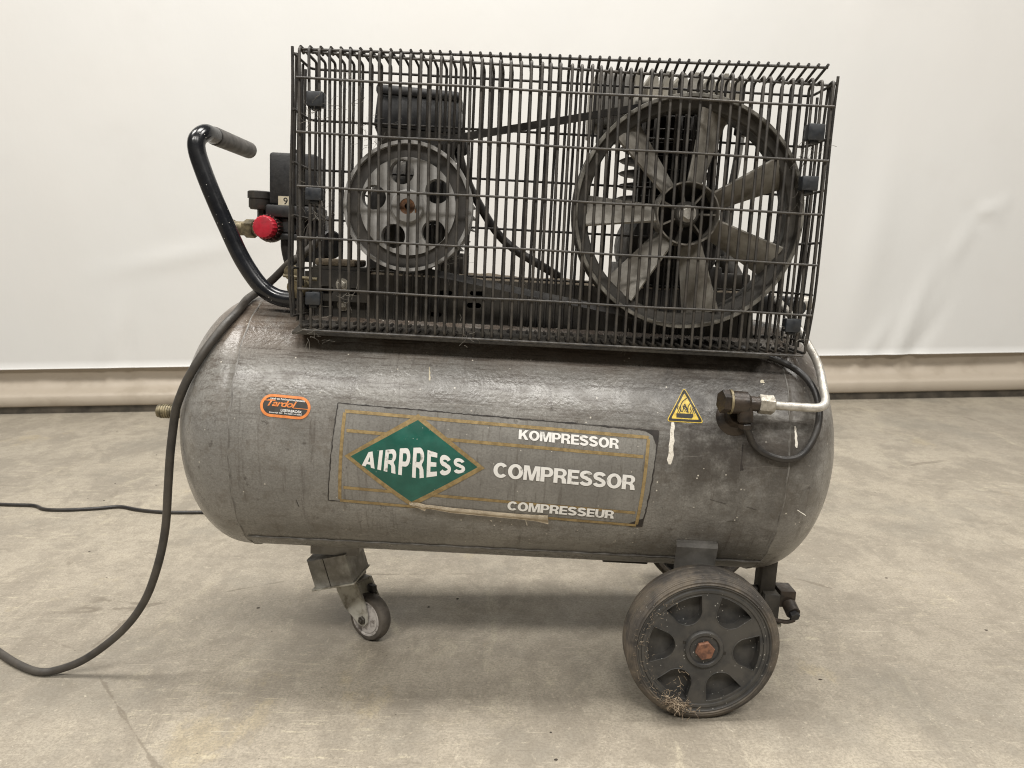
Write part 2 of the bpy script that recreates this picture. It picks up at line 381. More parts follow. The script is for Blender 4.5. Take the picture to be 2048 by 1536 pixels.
wA = Vector((-2.5078, 3.6958, 0)); wB = Vector((2.8315, 4.1884, 0)); wu = (wB-wA).normalized(); wn = Vector((wu.y, -wu.x, 0))  # wn points at the camera
def wall_pt(s, d, z):                                                   # the hem hangs a little higher towards the right
    return wA + wu*s + wn*d + Vector((0, 0, z + .13*s/5.36*min(z, .217)*max(0, 1 - max(0, z-.217))))
def sheet_grid(bm, s0, s1, ns, prof, disp):
    rows = []
    for i in range(ns+1):
        s = s0 + (s1-s0)*i/ns; rows.append([bm.verts.new(wall_pt(s, d + disp(s, z), z)) for d, z in prof])
    for i in range(ns):
        for k in range(len(prof)-1): bm.faces.new((rows[i][k], rows[i+1][k], rows[i+1][k+1], rows[i][k+1]))
def crease(s, z, s0, z0, ang, length, width, amp):
    ds, dz = s-s0, z-z0; a = math.cos(ang)*ds + math.sin(ang)*dz; b = -math.sin(ang)*ds + math.cos(ang)*dz
    return amp*math.exp(-(b/width)**2)*math.exp(-(a/length)**2)
CR = [(4.62, .30, 1.2, .34, .030, .014), (4.72, .26, 1.05, .22, .022, -.012), (4.45, .24, 1.0, .18, .03, .010), (5.03, .985, .45, .07, .020, .012),
      (4.98, .96, 2.4, .06, .016, -.012), (5.12, 1.00, 1.3, .06, .014, .010), (5.08, .95, .0, .05, .012, .010), (4.9, .80, 1.15, .12, .03, .008), (.55, .36, 1.25, .16, .03, .008), (.62, .30, 1.5, .12, .02, -.006),
      (4.4, .75, 1.4, .5, .10, .010), (1.3, 1.2, 1.5, .6, .15, .010), (.9, .75, .2, .3, .04, .006)]
def wall_disp(s, z):
    v = .012*noise.noise((s*.7, z*.5, 3.1)) + .004*noise.noise((s*2.6, z*1.5, 8.0))
    for c in CR: v += 1.25*crease(s, z, *c)
    return v
bm = bmesh.new()
zs = [.212, .218] + [.218 + .034*k for k in range(1, 66)] + [2.6, 3.1, 3.8]
sheet_grid(bm, -3.5, 9.0, 330, [(.006 if z < .216 else 0, z) for z in zs], wall_disp)
wall = tag(link('wall', bm, 'sheet', angle=180), 'white tarpaulin sheet wall hanging behind the compressor', 'wall', 'structure')
bm = bmesh.new()
hem = [(-.012, .222), (-.022, .20), (-.030, .175), (-.030, .15), (-.020, .125), (.004, .108), (.034, .098), (.050, .090), (.056, .080), (.056, .040), (.050, .034), (.030, .033)]
HC = [(4.40, .16, 1.05, .09, .016, .016), (4.62, .15, 1.1, .08, .014, .014), (4.74, .17, 1.0, .09, .018, -.014), (5.35, .17, 1.0, .07, .012, .010), (5.55, .17, 1.0, .08, .012, .012),
      (.52, .16, 1.45, .08, .012, .010), (.60, .16, 1.4, .08, .012, -.010), (.68, .16, 1.6, .08, .012, .012), (.20, .14, 1.2, .06, .02, .008)]
def hem_disp(s, z):
    v = .006*noise.noise((s*1.1, 2.0, 1.0)) + .004*noise.noise((s*4, z*6, 5))
    for c in HC: v += crease(s, z, *c)
    return v
sheet_grid(bm, -3.5, 9.0, 420, hem, hem_disp)
link('hem', bm, 'skirt', wall, angle=180)['label'] = 'beige folded hem along the bottom of the sheet'
bm = bmesh.new()
for s0, s1 in ((-3.5, 9.0),):
    pts = [(.046, .0005), (.046, .0335), (-.05, .0335), (-.05, .0005)]
    A = [bm.verts.new(wall_pt(s0, d, z)) for d, z in pts]; B = [bm.verts.new(wall_pt(s1, d, z)) for d, z in pts]
    for k in range(4): bm.faces.new((A[k], B[k], B[(k+1) % 4], A[(k+1) % 4]))
link('gap_shade_strip', bm, 'gap_shade', wall, smooth=False)['label'] = 'black strip painted in as the shaded gap under the hem at floor level'

# ------------------------------------------------------------------ compressor
TILT = math.radians(3.0); R = .227; ZA = .4245
root = bpy.data.objects.new('air_compressor', None); C.objects.link(root)
root.location = (0, 1.40, 0); root.rotation_euler = (0, TILT, 0)
tag(root, 'dirty grey horizontal tank air compressor with black wire belt guard', 'compressor')

# tank -------------------------------------------------------------
bm = bmesh.new()
XL, XR, HD = -.480, .420, .1275
prof = []
for k in range(0, 25):
    t = math.pi/2*(1-k/24); prof.append((R*math.cos(t), XL - HD*math.sin(t)))
prof += [(R, -.4705), (R+.0016, -.4685), (R+.0016, -.466), (R, -.4645), (R, .4095), (R+.0014, .411), (R+.0014, .4135), (R, .4155)]
for k in range(0, 25):
    t = math.pi/2*k/24; prof.append((R*math.cos(t), XR + HD*math.sin(t)))
prof[0] = (0, prof[0][1]); prof[-1] = (0, prof[-1][1])
lathe(bm, (0, 0, ZA), (1, 0, 0), prof, 192)
bmesh.ops.recalc_face_normals(bm, faces=bm.faces[:])
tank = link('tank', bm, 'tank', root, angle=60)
def cp(x, s, off=0.0):
    a = s/R; return Vector((x, -(R+off)*math.cos(a), ZA + (R+off)*math.sin(a)))
# longitudinal weld low on the belly, girth weld beads
bm = bmesh.new()
pts = [cp(-.462 + .875*k/60, -.196 + .0012*math.sin(k*1.7), .0005) for k in range(61)]
tube(bm, pts, [.0032 + .0006*math.sin(k*2.3) for k in range(61)], 6)
link('weld_seam', bm, 'weld', tank)
for xs in (-.4672, .4122):
    bm = bmesh.new()
    tube(bm, [(xs + .0007*math.sin(k*.9), -(R+.0005)*math.cos(math.pi*2*k/160), ZA + (R+.0005)*math.sin(math.pi*2*k/160)) for k in range(161)], .0017, 5)
    link('weld_seam', bm, 'weld', tank)

# printed matter on the tank -----------------------------------------
def wrap(bm, off, x_cut=None):
    """cut a flat (x, s) mesh into strips and lay it on the tank"""
    s = min(v.co.y for v in bm.verts); s1 = max(v.co.y for v in bm.verts)
    s += .0061
    while s < s1:
        bmesh.ops.bisect_plane(bm, geom=bm.verts[:]+bm.edges[:]+bm.faces[:], plane_co=(0, s, 0), plane_no=(0, 1, 0)); s += .0061
    for v in bm.verts: v.co = cp(v.co.x, v.co.y, off)
    bmesh.ops.recalc_face_normals(bm, faces=bm.faces[:])
    if bm.faces:
        f = bm.faces[0]
        if f.normal.dot(f.calc_center_median() - Vector((f.calc_center_median().x, 0, ZA))) < 0:
            bmesh.ops.reverse_faces(bm, faces=bm.faces[:])
def flat(polys, holes=()):
    bm = bmesh.new()
    for p in polys:
        tri = tessellate_polygon([[Vector((x, s, 0)) for x, s in p]]); vs = [bm.verts.new((x, s, 0)) for x, s in p]
        for t in tri:
            try: bm.faces.new([vs[i] for i in t])
            except ValueError: pass
    return bm
def ring_flat(outer, inner):
    bm = bmesh.new(); n = len(outer)
    A = [bm.verts.new((*p, 0)) for p in outer]; B = [bm.verts.new((*p, 0)) for p in inner]
    for k in range(n): bm.faces.new((A[k], A[(k+1) % n], B[(k+1) % n], B[k]))
    return bm
def arc(cx, cy, rx, ry, a0, a1, n=14): return [(cx + rx*math.cos(math.radians(a0+(a1-a0)*k/n)), cy + ry*math.sin(math.radians(a0+(a1-a0)*k/n))) for k in range(n+1)]
def glyph(ch):
    """heavy sans capitals: width, outline, holes (height 1)"""
    T = .235
    if ch == 'I': return T, [(0,0),(T,0),(T,1),(0,1)], []
    if ch == 'E': return .66, [(0,0),(.66,0),(.66,.20),(T,.20),(T,.41),(.61,.41),(.61,.59),(T,.59),(T,.80),(.65,.80),(.65,1),(0,1)], []
    if ch == 'K': return .80, [(0,0),(T,0),(T,.30),(.33,.42),(.53,0),(.80,0),(.49,.60),(.78,1),(.51,1),(T,.60),(T,1),(0,1)], []
    if ch == 'M': return .94, [(0,0),(.20,0),(.20,.70),(.37,0),(.57,0),(.74,.70),(.74,0),(.94,0),(.94,1),(.63,1),(.47,.36),(.31,1),(0,1)], []
    if ch == 'A': return .82, [(0,0),(.24,0),(.29,.18),(.53,.18),(.58,0),(.82,0),(.54,1),(.28,1)], [[(.34,.35),(.41,.68),(.48,.35)]]
    if ch == 'U': return .76, [(0,1)] + arc(.38,.34,.38,.36,180,360) + [(.76,1),(.76-T,1)] + arc(.38,.34,.38-T,.15,360,180) + [(T,1)], []
    if ch == 'P': return .72, [(0,0),(T,0),(T,.34),(.42,.34)] + arc(.42,.67,.30,.33,-90,90) + [(0,1)], [[(T,.52),(.40,.52)] + arc(.40,.67,.10,.15,-90,90,8) + [(T,.82)]]
    if ch == 'R': return .76, [(0,0),(T,0),(T,.36),(.36,.36),(.46,.30),(.49,0),(.76,0),(.71,.30),(.60,.44)] + arc(.44,.72,.29,.28,-55,90) + [(0,1)], [[(T,.54),(.42,.54)] + arc(.42,.68,.09,.14,-90,90,8) + [(T,.82)]]
    if ch == 'O': return .86, arc(.43,.5,.43,.52,0,345,23), [arc(.43,.5,.195,.31,0,345,23)]
    if ch == 'C': return .80, arc(.42,.5,.42,.52,38,322,24) + arc(.42,.5,.185,.30,318,42,20), []
    if ch == 'S':
        c = arc(.36,.725,.255,.185,15,270,16) + arc(.36,.285,.265,.195,90,-165,16)[1:]; L, Rr = [], []
        for k, p in enumerate(c):
            q0 = Vector(c[max(k-1,0)]); q1 = Vector(c[min(k+1,len(c)-1)]); d = (q1-q0).normalized(); n_ = Vector((-d.y, d.x))*(.105 + .012*abs(d.x)); L.append(tuple(Vector(p)+n_)); Rr.append(tuple(Vector(p)-n_))
        return .74, L + Rr[::-1], []
def block_text(name, body, q, mat, parent, off, gap=.035, fn=None):
    """letters laid into the quad q = bl, br, tr, tl"""
    G = [glyph(c) for c in body]; tot = sum(g_[0] for g_ in G) + gap*(len(G)-1); out = bmesh.new(); x = 0
    for w, outer, holes in G:
        loops = [outer] + holes; P = [p for l in loops for p in l]
        V = [out.verts.new((*(fn((x+p[0])/tot, p[1]) if fn else quad(q, (x+p[0])/tot, p[1])), 0)) for p in P]
        for t in tessellate_polygon([[Vector((*p, 0)) for p in l] for l in loops]):
            try: out.faces.new([V[i] for i in t])
            except ValueError: pass
        x += w + gap
    wrap(out, off); return link(name, out, mat, parent, smooth=False)
def text_bm(body, offset=.0, shear=0.0, spacing=1.0):
    cu = bpy.data.curves.new('text', 'FONT'); cu.body = body; cu.offset = offset; cu.shear = shear; cu.space_character = spacing
    cu.resolution_u = 4; cu.fill_mode = 'FRONT'
    o = bpy.data.objects.new('text', cu); C.objects.link(o)
    bpy.context.view_layer.update()
    me = bpy.data.meshes.new_from_object(o.evaluated_get(bpy.context.evaluated_depsgraph_get()))
    bm = bmesh.new(); bm.from_mesh(me)
    bpy.data.objects.remove(o); bpy.data.curves.remove(cu); bpy.data.meshes.remove(me)
    bmesh.ops.remove_doubles(bm, verts=bm.verts[:], dist=1e-5)
    x0 = min(v.co.x for v in bm.verts); x1 = max(v.co.x for v in bm.verts); y0 = min(v.co.y for v in bm.verts); y1 = max(v.co.y for v in bm.verts)
    for v in bm.verts: v.co = Vector(((v.co.x-x0)/(x1-x0), (v.co.y-y0)/(y1-y0), 0))
    return bm
def lerp(a, b, t): return tuple(p + (q-p)*t for p, q in zip(a, b))
def quad(q, u, v): return lerp(lerp(q[0], q[1], u), lerp(q[3], q[2], u), v)      # bl, br, tr, tl
def put_text(name, body, q, mat, parent, off, bold=.0, shear=0.0, spacing=1.0, fn=None, fat=0.0):
    out = bmesh.new(); k = 0
    for dx, ds in (((-1,-1),(1,-1),(1,1),(-1,1),(0,0)) if fat else ((0,0),)):
        bm = text_bm(body, bold, shear, spacing)
        for v in bm.verts: p = fn(v.co.x, v.co.y) if fn else quad(q, v.co.x, v.co.y); v.co = Vector((p[0]+dx*fat, p[1]+ds*fat*.55, 0))
        wrap(bm, off + .00008*k); k += 1
        me = bpy.data.meshes.new('tmp'); bm.to_mesh(me); bm.free(); out.from_mesh(me); bpy.data.meshes.remove(me)
    return link(name, out, mat, parent, smooth=False)

OUT = [(-.3128,-.0832),(.194,-.1065),(.2051,.0615),(-.2998,.0797)]
GOLD = [(-.2943,-.082),(.1847,-.1037),(.1898,.0505),(-.2878,.0676)]
bm = bmesh.new(); nu, nv = 40, 6
gridv = [[bm.verts.new((*quad(OUT, i/nu, j/nv), 0)) for j in range(nv+1)] for i in range(nu+1)]
for i in range(nu):
    for j in range(nv): bm.faces.new((gridv[i][j], gridv[i+1][j], gridv[i+1][j+1], gridv[i][j+1]))
wrap(bm, .0004)
label = link('brand_label', bm, 'film', root, angle=180)
label['label'] = 'grey film label with green diamond and gold lines'
# ragged dark outline where dirt has caught on the edge of the film
bm = bmesh.new()
def ragged(a, b, n, w):
    L = []
    for k in range(n+1):
        p = Vector(lerp(a, b, k/n)); j = noise.noise((p.x*70, p.y*70, 2.2)); j2 = noise.noise((p.x*160, p.y*160, 7.7))
        L.append((p, (.45 + .9*max(0, j+.35) + .4*abs(j2))*w, j2*.0010))
    d = (Vector(b)-Vector(a)).normalized(); nrm = Vector((-d.y, d.x))
    V = [[bm.verts.new((*(p + nrm*(o+h)), 0)), bm.verts.new((*(p + nrm*(o-h)), 0))] for p, h, o in L]
    for k in range(n): bm.faces.new((V[k][0], V[k+1][0], V[k+1][1], V[k][1]))
ragged(OUT[3], OUT[2], 170, .0011); ragged(OUT[0], OUT[3], 60, .0009); ragged(OUT[2], OUT[1], 60, .0011); ragged(OUT[0], lerp(OUT[0], OUT[1], .28), 50, .0008); ragged(lerp(OUT[0], OUT[1], .7), OUT[1], 50, .0010)
# folded dirty corner
for p in ([(.172,.0627),(.2051,.0615),(.2037,.036),(.2010,.042),(.196,.054),(.186,.0595)], [(.186,-.092),(.1955,-.088),(.194,-.1065),(.165,-.105)]):
    vs = [bm.verts.new((*q, 0)) for q in p]; bm.faces.new(vs)
bmesh.ops.triangulate(bm, faces=[f for f in bm.faces if len(f.verts) > 4])
wrap(bm, .0007); link('dirt_edge', bm, 'residue', label, smooth=False)
def band(q, u0, v0, u1, v1, w):
    """line in label coordinates"""
    a = Vector(quad(q, u0, v0)); b = Vector(quad(q, u1, v1)); d = (b-a).normalized(); n = Vector((-d.y, d.x))*w/2
    return [tuple(a-n), tuple(b-n), tuple(b+n), tuple(a+n)]
gw = .0052
FR = [(0,0,1,0),(0,1,1,1),(0,0,0,1),(1,0,1,1),(.012,.80,.988,.80),(.012,.17,.988,.17)]
for i, l in enumerate(FR):
    if i in (2, 3): l = (l[0], .016, l[2], .984)
    bm = flat([band(GOLD, *l, gw)]); 
    for _ in range(1): bmesh.ops.subdivide_edges(bm, edges=bm.edges[:], cuts=8)
    wrap(bm, .0009 + .00012*(i in (2, 3))); link('frame_line', bm, 'gold_print', label, smooth=False)
GD = [(-.1727,.0688),(-.2853,-.0025),(-.1796,-.087),(-.0642,-.0112)]; GR = [(-.1729,.0594),(-.2754,-.0029),(-.1795,-.0776),(-.0757,-.0101)]
bm = ring_flat(GD, GR); wrap(bm, .0013); link('diamond_border', bm, 'gold_print', label, smooth=False)
bm = flat([GR]); wrap(bm, .0013); link('diamond', bm, 'green_print', label, smooth=False)
AB = [(-.2576,-.0166),(-.2332,-.0219),(-.1993,-.029),(-.1692,-.0338),(-.144,-.0289),(-.1228,-.0244),(-.0946,-.0195)]
AT = [(-.254,.004),(-.2338,.0083),(-.1987,.0137),(-.1675,.0169),(-.1437,.0105),(-.1239,.0052),(-.0962,.001)]
def curve_at(L, u):
    x = L[0][0] + (L[-1][0]-L[0][0])*u
    for a, b in zip(L, L[1:]):
        if x <= b[0]+1e-9: t = (x-a[0])/(b[0]-a[0]); return (x, a[1] + (b[1]-a[1])*t)
    return L[-1]
block_text('lettering', 'AIRPRESS', None, 'white_print', label, .0018, .17, lambda u, v: lerp(curve_at(AB, u), curve_at(AT, u), v))
block_text('lettering', 'KOMPRESSOR', [(-.014,.0377),(.1435,.0305),(.1435,.0462),(-.014,.0526)], 'white_print', label, .0016)
block_text('lettering', 'COMPRESSOR', [(-.051,-.0247),(.1739,-.0351),(.1738,-.0108),(-.0505,-.0007)], 'white_print', label, .0016)
block_text('lettering', 'COMPRESSEUR', [(-.026,-.0837),(.1465,-.0908),(.1462,-.0747),(-.0252,-.0663)], 'white_print', label, .0016)
# torn strip of backing paper curling off the lower edge
bm = bmesh.new(); rows = []
TE = [(-.183,-.0805,.004),(-.170,-.0820,.009),(-.1595,-.0860,.012),(-.1570,-.0835,.005),(-.150,-.0840,.006),(-.1177,-.0885,.0085),(-.075,-.0910,.0088),(-.0369,-.0932,.0085),(.000,-.0950,.0090),(.022,-.0962,.0115),(.0403,-.0985,.0165)]
for x, s, w in TE:
    rows.append([bm.verts.new(cp(x + .0004*j, s + w*(.5-j/5), .0022 + .0035*math.sin(math.pi*j/5) + (.003 if j == 5 else 0))) for j in range(6)])
for a, b in zip(rows, rows[1:]):
    for j in range(5): bm.faces.new((a[j], b[j], b[j+1], a[j+1]))
bmesh.ops.solidify(bm, geom=bm.faces[:], thickness=.0004)
link('torn_paper', bm, 'paper', label, angle=70)

# dealer sticker
def stadium(q, inset, n=14):
    a, b = Vector(q[0]), Vector(q[1]); h = (Vector(q[3])-a).length/2; L = (b-a).length; ux = (b-a)/L; uy = Vector((-ux.y, ux.x)); c = (a+b)/2 + uy*h
    hx = L/2-h; r = h-inset; out = []
    for k in range(n+1): t = -math.pi/2 + math.pi*k/n; out.append(tuple(c + ux*(hx + r*math.cos(t)) + uy*r*math.sin(t)))
    for k in range(n+1): t = math.pi/2 + math.pi*k/n; out.append(tuple(c + ux*(-hx + r*math.cos(t)) + uy*r*math.sin(t)))
    return out
TQ = [(-.4215,.0535),(-.3425,.0500),(-.3410,.0858),(-.4200,.0893)]
bm = flat([stadium(TQ, 0)]); wrap(bm, .0005); st = link('dealer_sticker', bm, 'dark_print', root, smooth=False)
st['label'] = 'small black oval sticker with orange border'
bm = ring_flat(stadium(TQ, 0), stadium(TQ, .0042)); wrap(bm, .0009); link('sticker_border', bm, 'orange_print', st, smooth=False)
tq = lambda u0, v0, u1, v1: [quad(TQ, u0, v0), quad(TQ, u1, v0), quad(TQ, u1, v1), quad(TQ, u0, v1)]
put_text('lettering', 'Land- en Tuinbouwmechanisatie', tq(.19, .77, .87, .86), 'white_print', st, .0009, .012)
put_text('lettering', 'Tardol', tq(.14, .47, .72, .76), 'orange_print', st, .0009, .022, .35, .9)
put_text('lettering', 'LISSERBROEK', tq(.42, .27, .84, .38), 'white_print', st, .0009, .015)
put_text('lettering', 'Lisserdijk 565  Tel 02521-413082', tq(.20, .155, .84, .235), 'white_print', st, .0009, .008)
for a in ((.055, .695, .20, .725), (.66, .455, .955, .485)):
    bm = flat([tq(*a)]); wrap(bm, .0009); link('rule_line', bm, 'orange_print', st, smooth=False)

# hot surface warning triangle
TR = [(.2462,.1355),(.2168,.0772),(.2766,.0772)]
def tri_round(scale, r=.004, n=5):
    c = Vector((sum(p[0] for p in TR)/3, sum(p[1] for p in TR)/3)); P = [c + (Vector(p)-c)*scale for p in TR]; out = []
    for i in range(3):
        a, b, d = P[i-1], P[i], P[(i+1) % 3]; A = b + (a-b).normalized()*r*1.7; B = b + (d-b).normalized()*r*1.7
        for k in range(n+1): t = k/n; q = (1-t)**2*A + 2*t*(1-t)*b + t*t*B; out.append((q.x, q.y))
    return out
bm = flat([tri_round(1.0)]); wrap(bm, .0005); ws = link('warning_sticker', bm, 'yellow_print', root, smooth=False); ws['label'] = 'yellow triangle hot surface warning sticker'
bm = ring_flat(tri_round(.93, .003), tri_round(.74, .0015)); wrap(bm, .0009); link('triangle_border', bm, 'black_print', ws, smooth=False)
tx = lambda u, v: (.2467 + u*.030, .0772 + v*.0583)
bm = flat([[tx(-.46,.125),(tx(.34,.115)),tx(.42,.16),tx(.42,.24),tx(-.46,.24)]]); wrap(bm, .0009); link('pictogram_plate', bm, 'black_print', ws, smooth=False)
bm = bmesh.new()
def stroke(pts, w):
    P = [Vector(tx(*p)) for p in pts]
    for a, b in zip(P, P[1:]):
        d = (b-a).normalized(); n_ = Vector((-d.y, d.x))*w/2; e = d*w*.3
        bm.faces.new([bm.verts.new((*q, 0)) for q in (a-n_-e, b-n_+e, b+n_+e, a+n_-e)])
for u in (-.40,-.30,.28,.40,.50): stroke([(u,.26),(u+.05,.32),(u-.01,.38),(u+.04,.44)], .0011)
stroke([(-.22,.30),(-.24,.46),(-.12,.58),(.10,.68)], .0013); stroke([(.30,.56),(.16,.44),(.14,.34),(.06,.29)], .0013); stroke([(-.22,.30),(-.13,.30),(-.07,.42),(.02,.47),(.05,.38),(-.02,.30)], .0012)
for q in ((-.10,.45),(-.02,.50),(.06,.42),(.10,.36)): stroke([q, (q[0]+.05, q[1]-.08)], .0022)
wrap(bm, .0010); link('pictogram_hand', bm, 'black_print', ws, smooth=False)

# paint drips and smears
def drip(pts, name='paint_drip', mat='drip', off=.0012):
    bm = bmesh.new(); V = []
    for k, (x, s, w) in enumerate(pts):
        j = .10*w*math.sin(k*2.1); V.append([bm.verts.new(cp(x-w/2+j, s, .0003)), bm.verts.new(cp(x+j*.5, s, off)), bm.verts.new(cp(x+w/2+j, s, .0003))])
    for a, b in zip(V, V[1:]):
        for j in range(2): bm.faces.new((a[j], a[j+1], b[j+1], b[j]))
    return link(name, bm, mat, root, angle=80)
def dripline(x0, s0, x1, s1, w, n=9): return [(x0+(x1-x0)*k/n, s0+(s1-s0)*k/n, w*(.62+.38*k/n + .10*math.sin(k*1.9)) if 0 < k < n else w*.45) for k in range(n+1)]
drip(dripline(.2272,.0765,.2255,.0100,.0088)); drip(dripline(.4207,.080,.4235,.046,.0045)); drip(dripline(-.1618,.1480,-.1592,.1240,.0030), mat='tag'); drip(dripline(.3735,.1560,.3735,.1500,.0075,5), mat='tag')
drip(dripline(.436,-.056,.452,-.066,.0035,6))

drip(dripline(.3385,.0480,.3375,.0050,.0022,10), 'grime_run', 'residue', .0008); drip(dripline(.3385,.0150,.3400,.0060,.0045,5), 'grime_run', 'residue', .0008)
for q in ((.295,-.045,.322,-.052),(.355,-.055,.372,-.060),(.33,-.085,.345,-.083),(-.365,-.085,-.362,-.100)):
    drip(dripline(*q, .0011, 9), 'grime_run', 'residue', .0008)
drip(dripline(.005,-.1040,.0085,-.1180,.0022,6)); drip(dripline(-.052,-.1080,-.050,-.1115,.0035,4)); drip(dripline(-.046,-.1190,-.045,-.1220,.003,4))
# tank fittings ------------------------------------------------------
bm = bmesh.new(); ty = .0
cyl(bm, (-.606, ty, .428), (-.680, ty, .428), .0120, 20, .001)
for k in range(7): cyl(bm, (-.645-.0045*k, ty, .428), (-.6474-.0045*k, ty, .428), .0132, 20)
link('hose_fitting', bm, 'brass', root)
bm = bmesh.new(); hexbolt(bm, (-.600, 0, .428), (-.628, 0, .428), .0150); link('hex_collar', bm, 'brass', root)

# handle --------------------------------------------------------------
HY = -.10
hp = round_path([(-.372, HY, .652), (-.452, HY, .652), (-.497, HY, .730), (-.572, HY, .9195), (-.5605, HY+.012, .9255), (-.5605, .065, .9255)], .062, 9)
hp = smooth_path([(-.372,HY,.6525),(-.400,HY,.6526),(-.428,HY,.6555),(-.4503,HY,.6667),(-.470,HY,.6880),(-.492,HY,.7226),(-.5128,HY,.766),(-.5328,HY,.810),(-.5500,HY,.852),(-.5610,HY,.885),(-.5625,HY+.004,.905),(-.5570,HY+.022,.9185),(-.5560,HY+.050,.9200),(-.5560,.02,.9200)], 5)
bm = bmesh.new(); tube(bm, hp, .0142, 18); handle = link('handle', bm, 'black_gloss', root, angle=60)
bm = bmesh.new(); tube(bm, [(-.556, HY+.062, .920), (-.556, .135, .920)], .0155, 20, dome=.004); link('grip', bm, 'grip', handle)

# base rail and deck -----------------------------------------------------
bm = bmesh.new()
slots = []
def slot(cx, cz, w, h): slots.append([(cx-w/2+h/2*(1-math.cos(t)) if False else cx + (w/2-h/2)*(1 if math.cos(t) > 0 else -1) + h/2*math.cos(t), cz + h/2*math.sin(t)) for t in [2*math.pi*(k+.5)/14 for k in range(14)]])
for q in ((-.1654,.6413,.026,.009),(-.0987,.6592,.024,.009),(-.147,.678,.022,.008),(-.0945,.6795,.024,.008)): slot(*q)
prism(bm, [(-.3835,.616),(.3767,.616),(.3690,.702),(-.3835,.702)], slots, lambda x, z, d: (x, d, z), -.100, -.096)
box(bm, -.3835, .369, -.0958, .115, .698, .702)
box(bm, -.3835, .372, .111, .115, .60, .6975)
box(bm, .3655, .3695, -.0955, .1105, .605, .6975)
box(bm, -.3835, -.3795, -.0955, .1105, .605, .6975)
rail = link('base_rail', bm, 'deck', root, smooth=False)
bm = bmesh.new(); prism(bm, [(-.1005,.624),(-.186,.6085),(-.186,.6045),(-.1005,.618)], [], lambda a, b, d: (d, a, b), -.3805, .3775); link('mounting_flange', bm, 'deck', rail)
bm = bmesh.new()                                                      # loose brown dust and rags lying on the deck
nx, ny = 60, 12; gv = []
for i in range(nx+1):
    gv.append([])
    for j in range(ny+1):
        x = -.380 + .745*i/nx; y = -.092 + .20*j/ny
        h = .004 + .006*max(0, noise.noise((x*18, y*18, 1.4))) + .003*noise.noise((x*60, y*60, 4))
        if i in (0, nx) or j in (0, ny): h = 0
        gv[i].append(bm.verts.new((x, y, .7022 + max(0, h))))
for i in range(nx):
    for j in range(ny): bm.faces.new((gv[i][j], gv[i+1][j], gv[i+1][j+1], gv[i][j+1]))
link('dust_layer', bm, 'deck_top', rail, angle=50)
# motor slide plate
bm = bmesh.new(); slots = []
for q in ((-.344,.673,.024,.013),(-.298,.672,.020,.013)): slot(*q)
prism(bm, [(-.369,.655),(-.2755,.655),(-.2755,.706),(-.369,.706)], slots, lambda x, z, d: (x, d, z), -.113, -.1095)
box(bm, -.369, -.2755, -.109, .03, .7065, .712)
mp = link('motor_slide_plate', bm, 'deck', root, smooth=False)
bm = bmesh.new(); box(bm, -.366, -.30, -.105, .0, .7125, .724, .003); link('dust_layer', bm, 'deck_top', mp)
for z, m in ((.683, 'nut'), (.649, 'nut')):
    bm = bmesh.new(); yb = -.113 if z > .66 else -.1005
    cyl(bm, (-.318, yb, z), (-.318, yb-.002, z), .0105, 18); hexbolt(bm, (-.318, yb-.002, z), (-.318, yb-.008, z), .0068); cyl(bm, (-.318, yb-.008, z), (-.318, yb-.012, z), .0035, 12)
    link('bolt', bm, m, mp)
# wing nut of the guard stay
bm = bmesh.new(); cyl(bm, (-.396, -.135, .699), (-.396, -.13, .699), .013, 18, .001); cyl(bm, (-.392, -.13, .672), (-.385, -.11, .678), .016, 18, .001); cyl(bm, (-.41, -.133, .694), (-.355, -.133, .690), .003, 8)
link('guard_stay', bm, 'brass', root)

# motor ----------------------------------------------------------------
PX, PZ = -.2047, .8115
bm = bmesh.new()
lathe(bm, (PX, 0, PZ), (0, 1, 0), [(0, -.088), (.05, -.088), (.078, -.078), (.084, -.066), (.084, .16), (.07, .185), (0, .185)], 40)
motor = link('motor', bm, 'motor', root)
for k in range(26):
    a = math.pi*2*k/26
    if math.sin(a) > .72: continue
    bm = bmesh.new(); mt = Matrix.Translation((PX, 0, PZ)) @ Matrix.Rotation(-a, 4, 'Y')
    box(bm, .083, .0925, -.055, .15, -.0014, .0014, 0, mt); link('cooling_fin', bm, 'motor', motor, smooth=False)
for sx in (-1, 1):
    bm = bmesh.new(); box(bm, PX+sx*.06-.022, PX+sx*.06+.022, -.05, .13, .7035, .745, .003); link('foot', bm, 'motor', motor)
bm = bmesh.new()
vsb = [(-.262,-.055,.905),(-.150,-.055,.905),(-.262,.05,.905),(-.150,.05,.905),(-.279,-.066,.945),(-.133,-.066,.940),(-.279,.058,.945),(-.133,.058,.940)]
V = [bm.verts.new(p) for p in vsb]
for f in ((0,1,3,2),(4,6,7,5),(0,4,5,1),(2,3,7,6),(0,2,6,4),(1,5,7,3)): bm.faces.new([V[i] for i in f])
link('terminal_neck', bm, 'motor', motor, smooth=False)
bm = bmesh.new()
bx = bm
V = [bm.verts.new(p) for p in [(-.281,-.068,.9455),(-.131,-.068,.9405),(-.281,.06,.9455),(-.131,.06,.9405),(-.276,-.064,1.000),(-.141,-.064,.994),(-.276,.055,1.000),(-.141,.055,.994)]]
fs = [bm.faces.new([V[i] for i in f]) for f in ((0,1,3,2),(4,6,7,5),(0,4,5,1),(2,3,7,6),(0,2,6,4),(1,5,7,3))]
bmesh.ops.bevel(bm, geom=bm.edges[:], offset=.004, segments=2, affect='EDGES', profile=.5)
tb = link('terminal_box', bm, 'black', motor)
bm = bmesh.new(); box(bm, -.2785, -.138, -.067, .058, .0, .016, .005, Matrix.Translation((0,0,.9985)) @ Matrix.Shear('XY', 4, (0, 0)) ); 
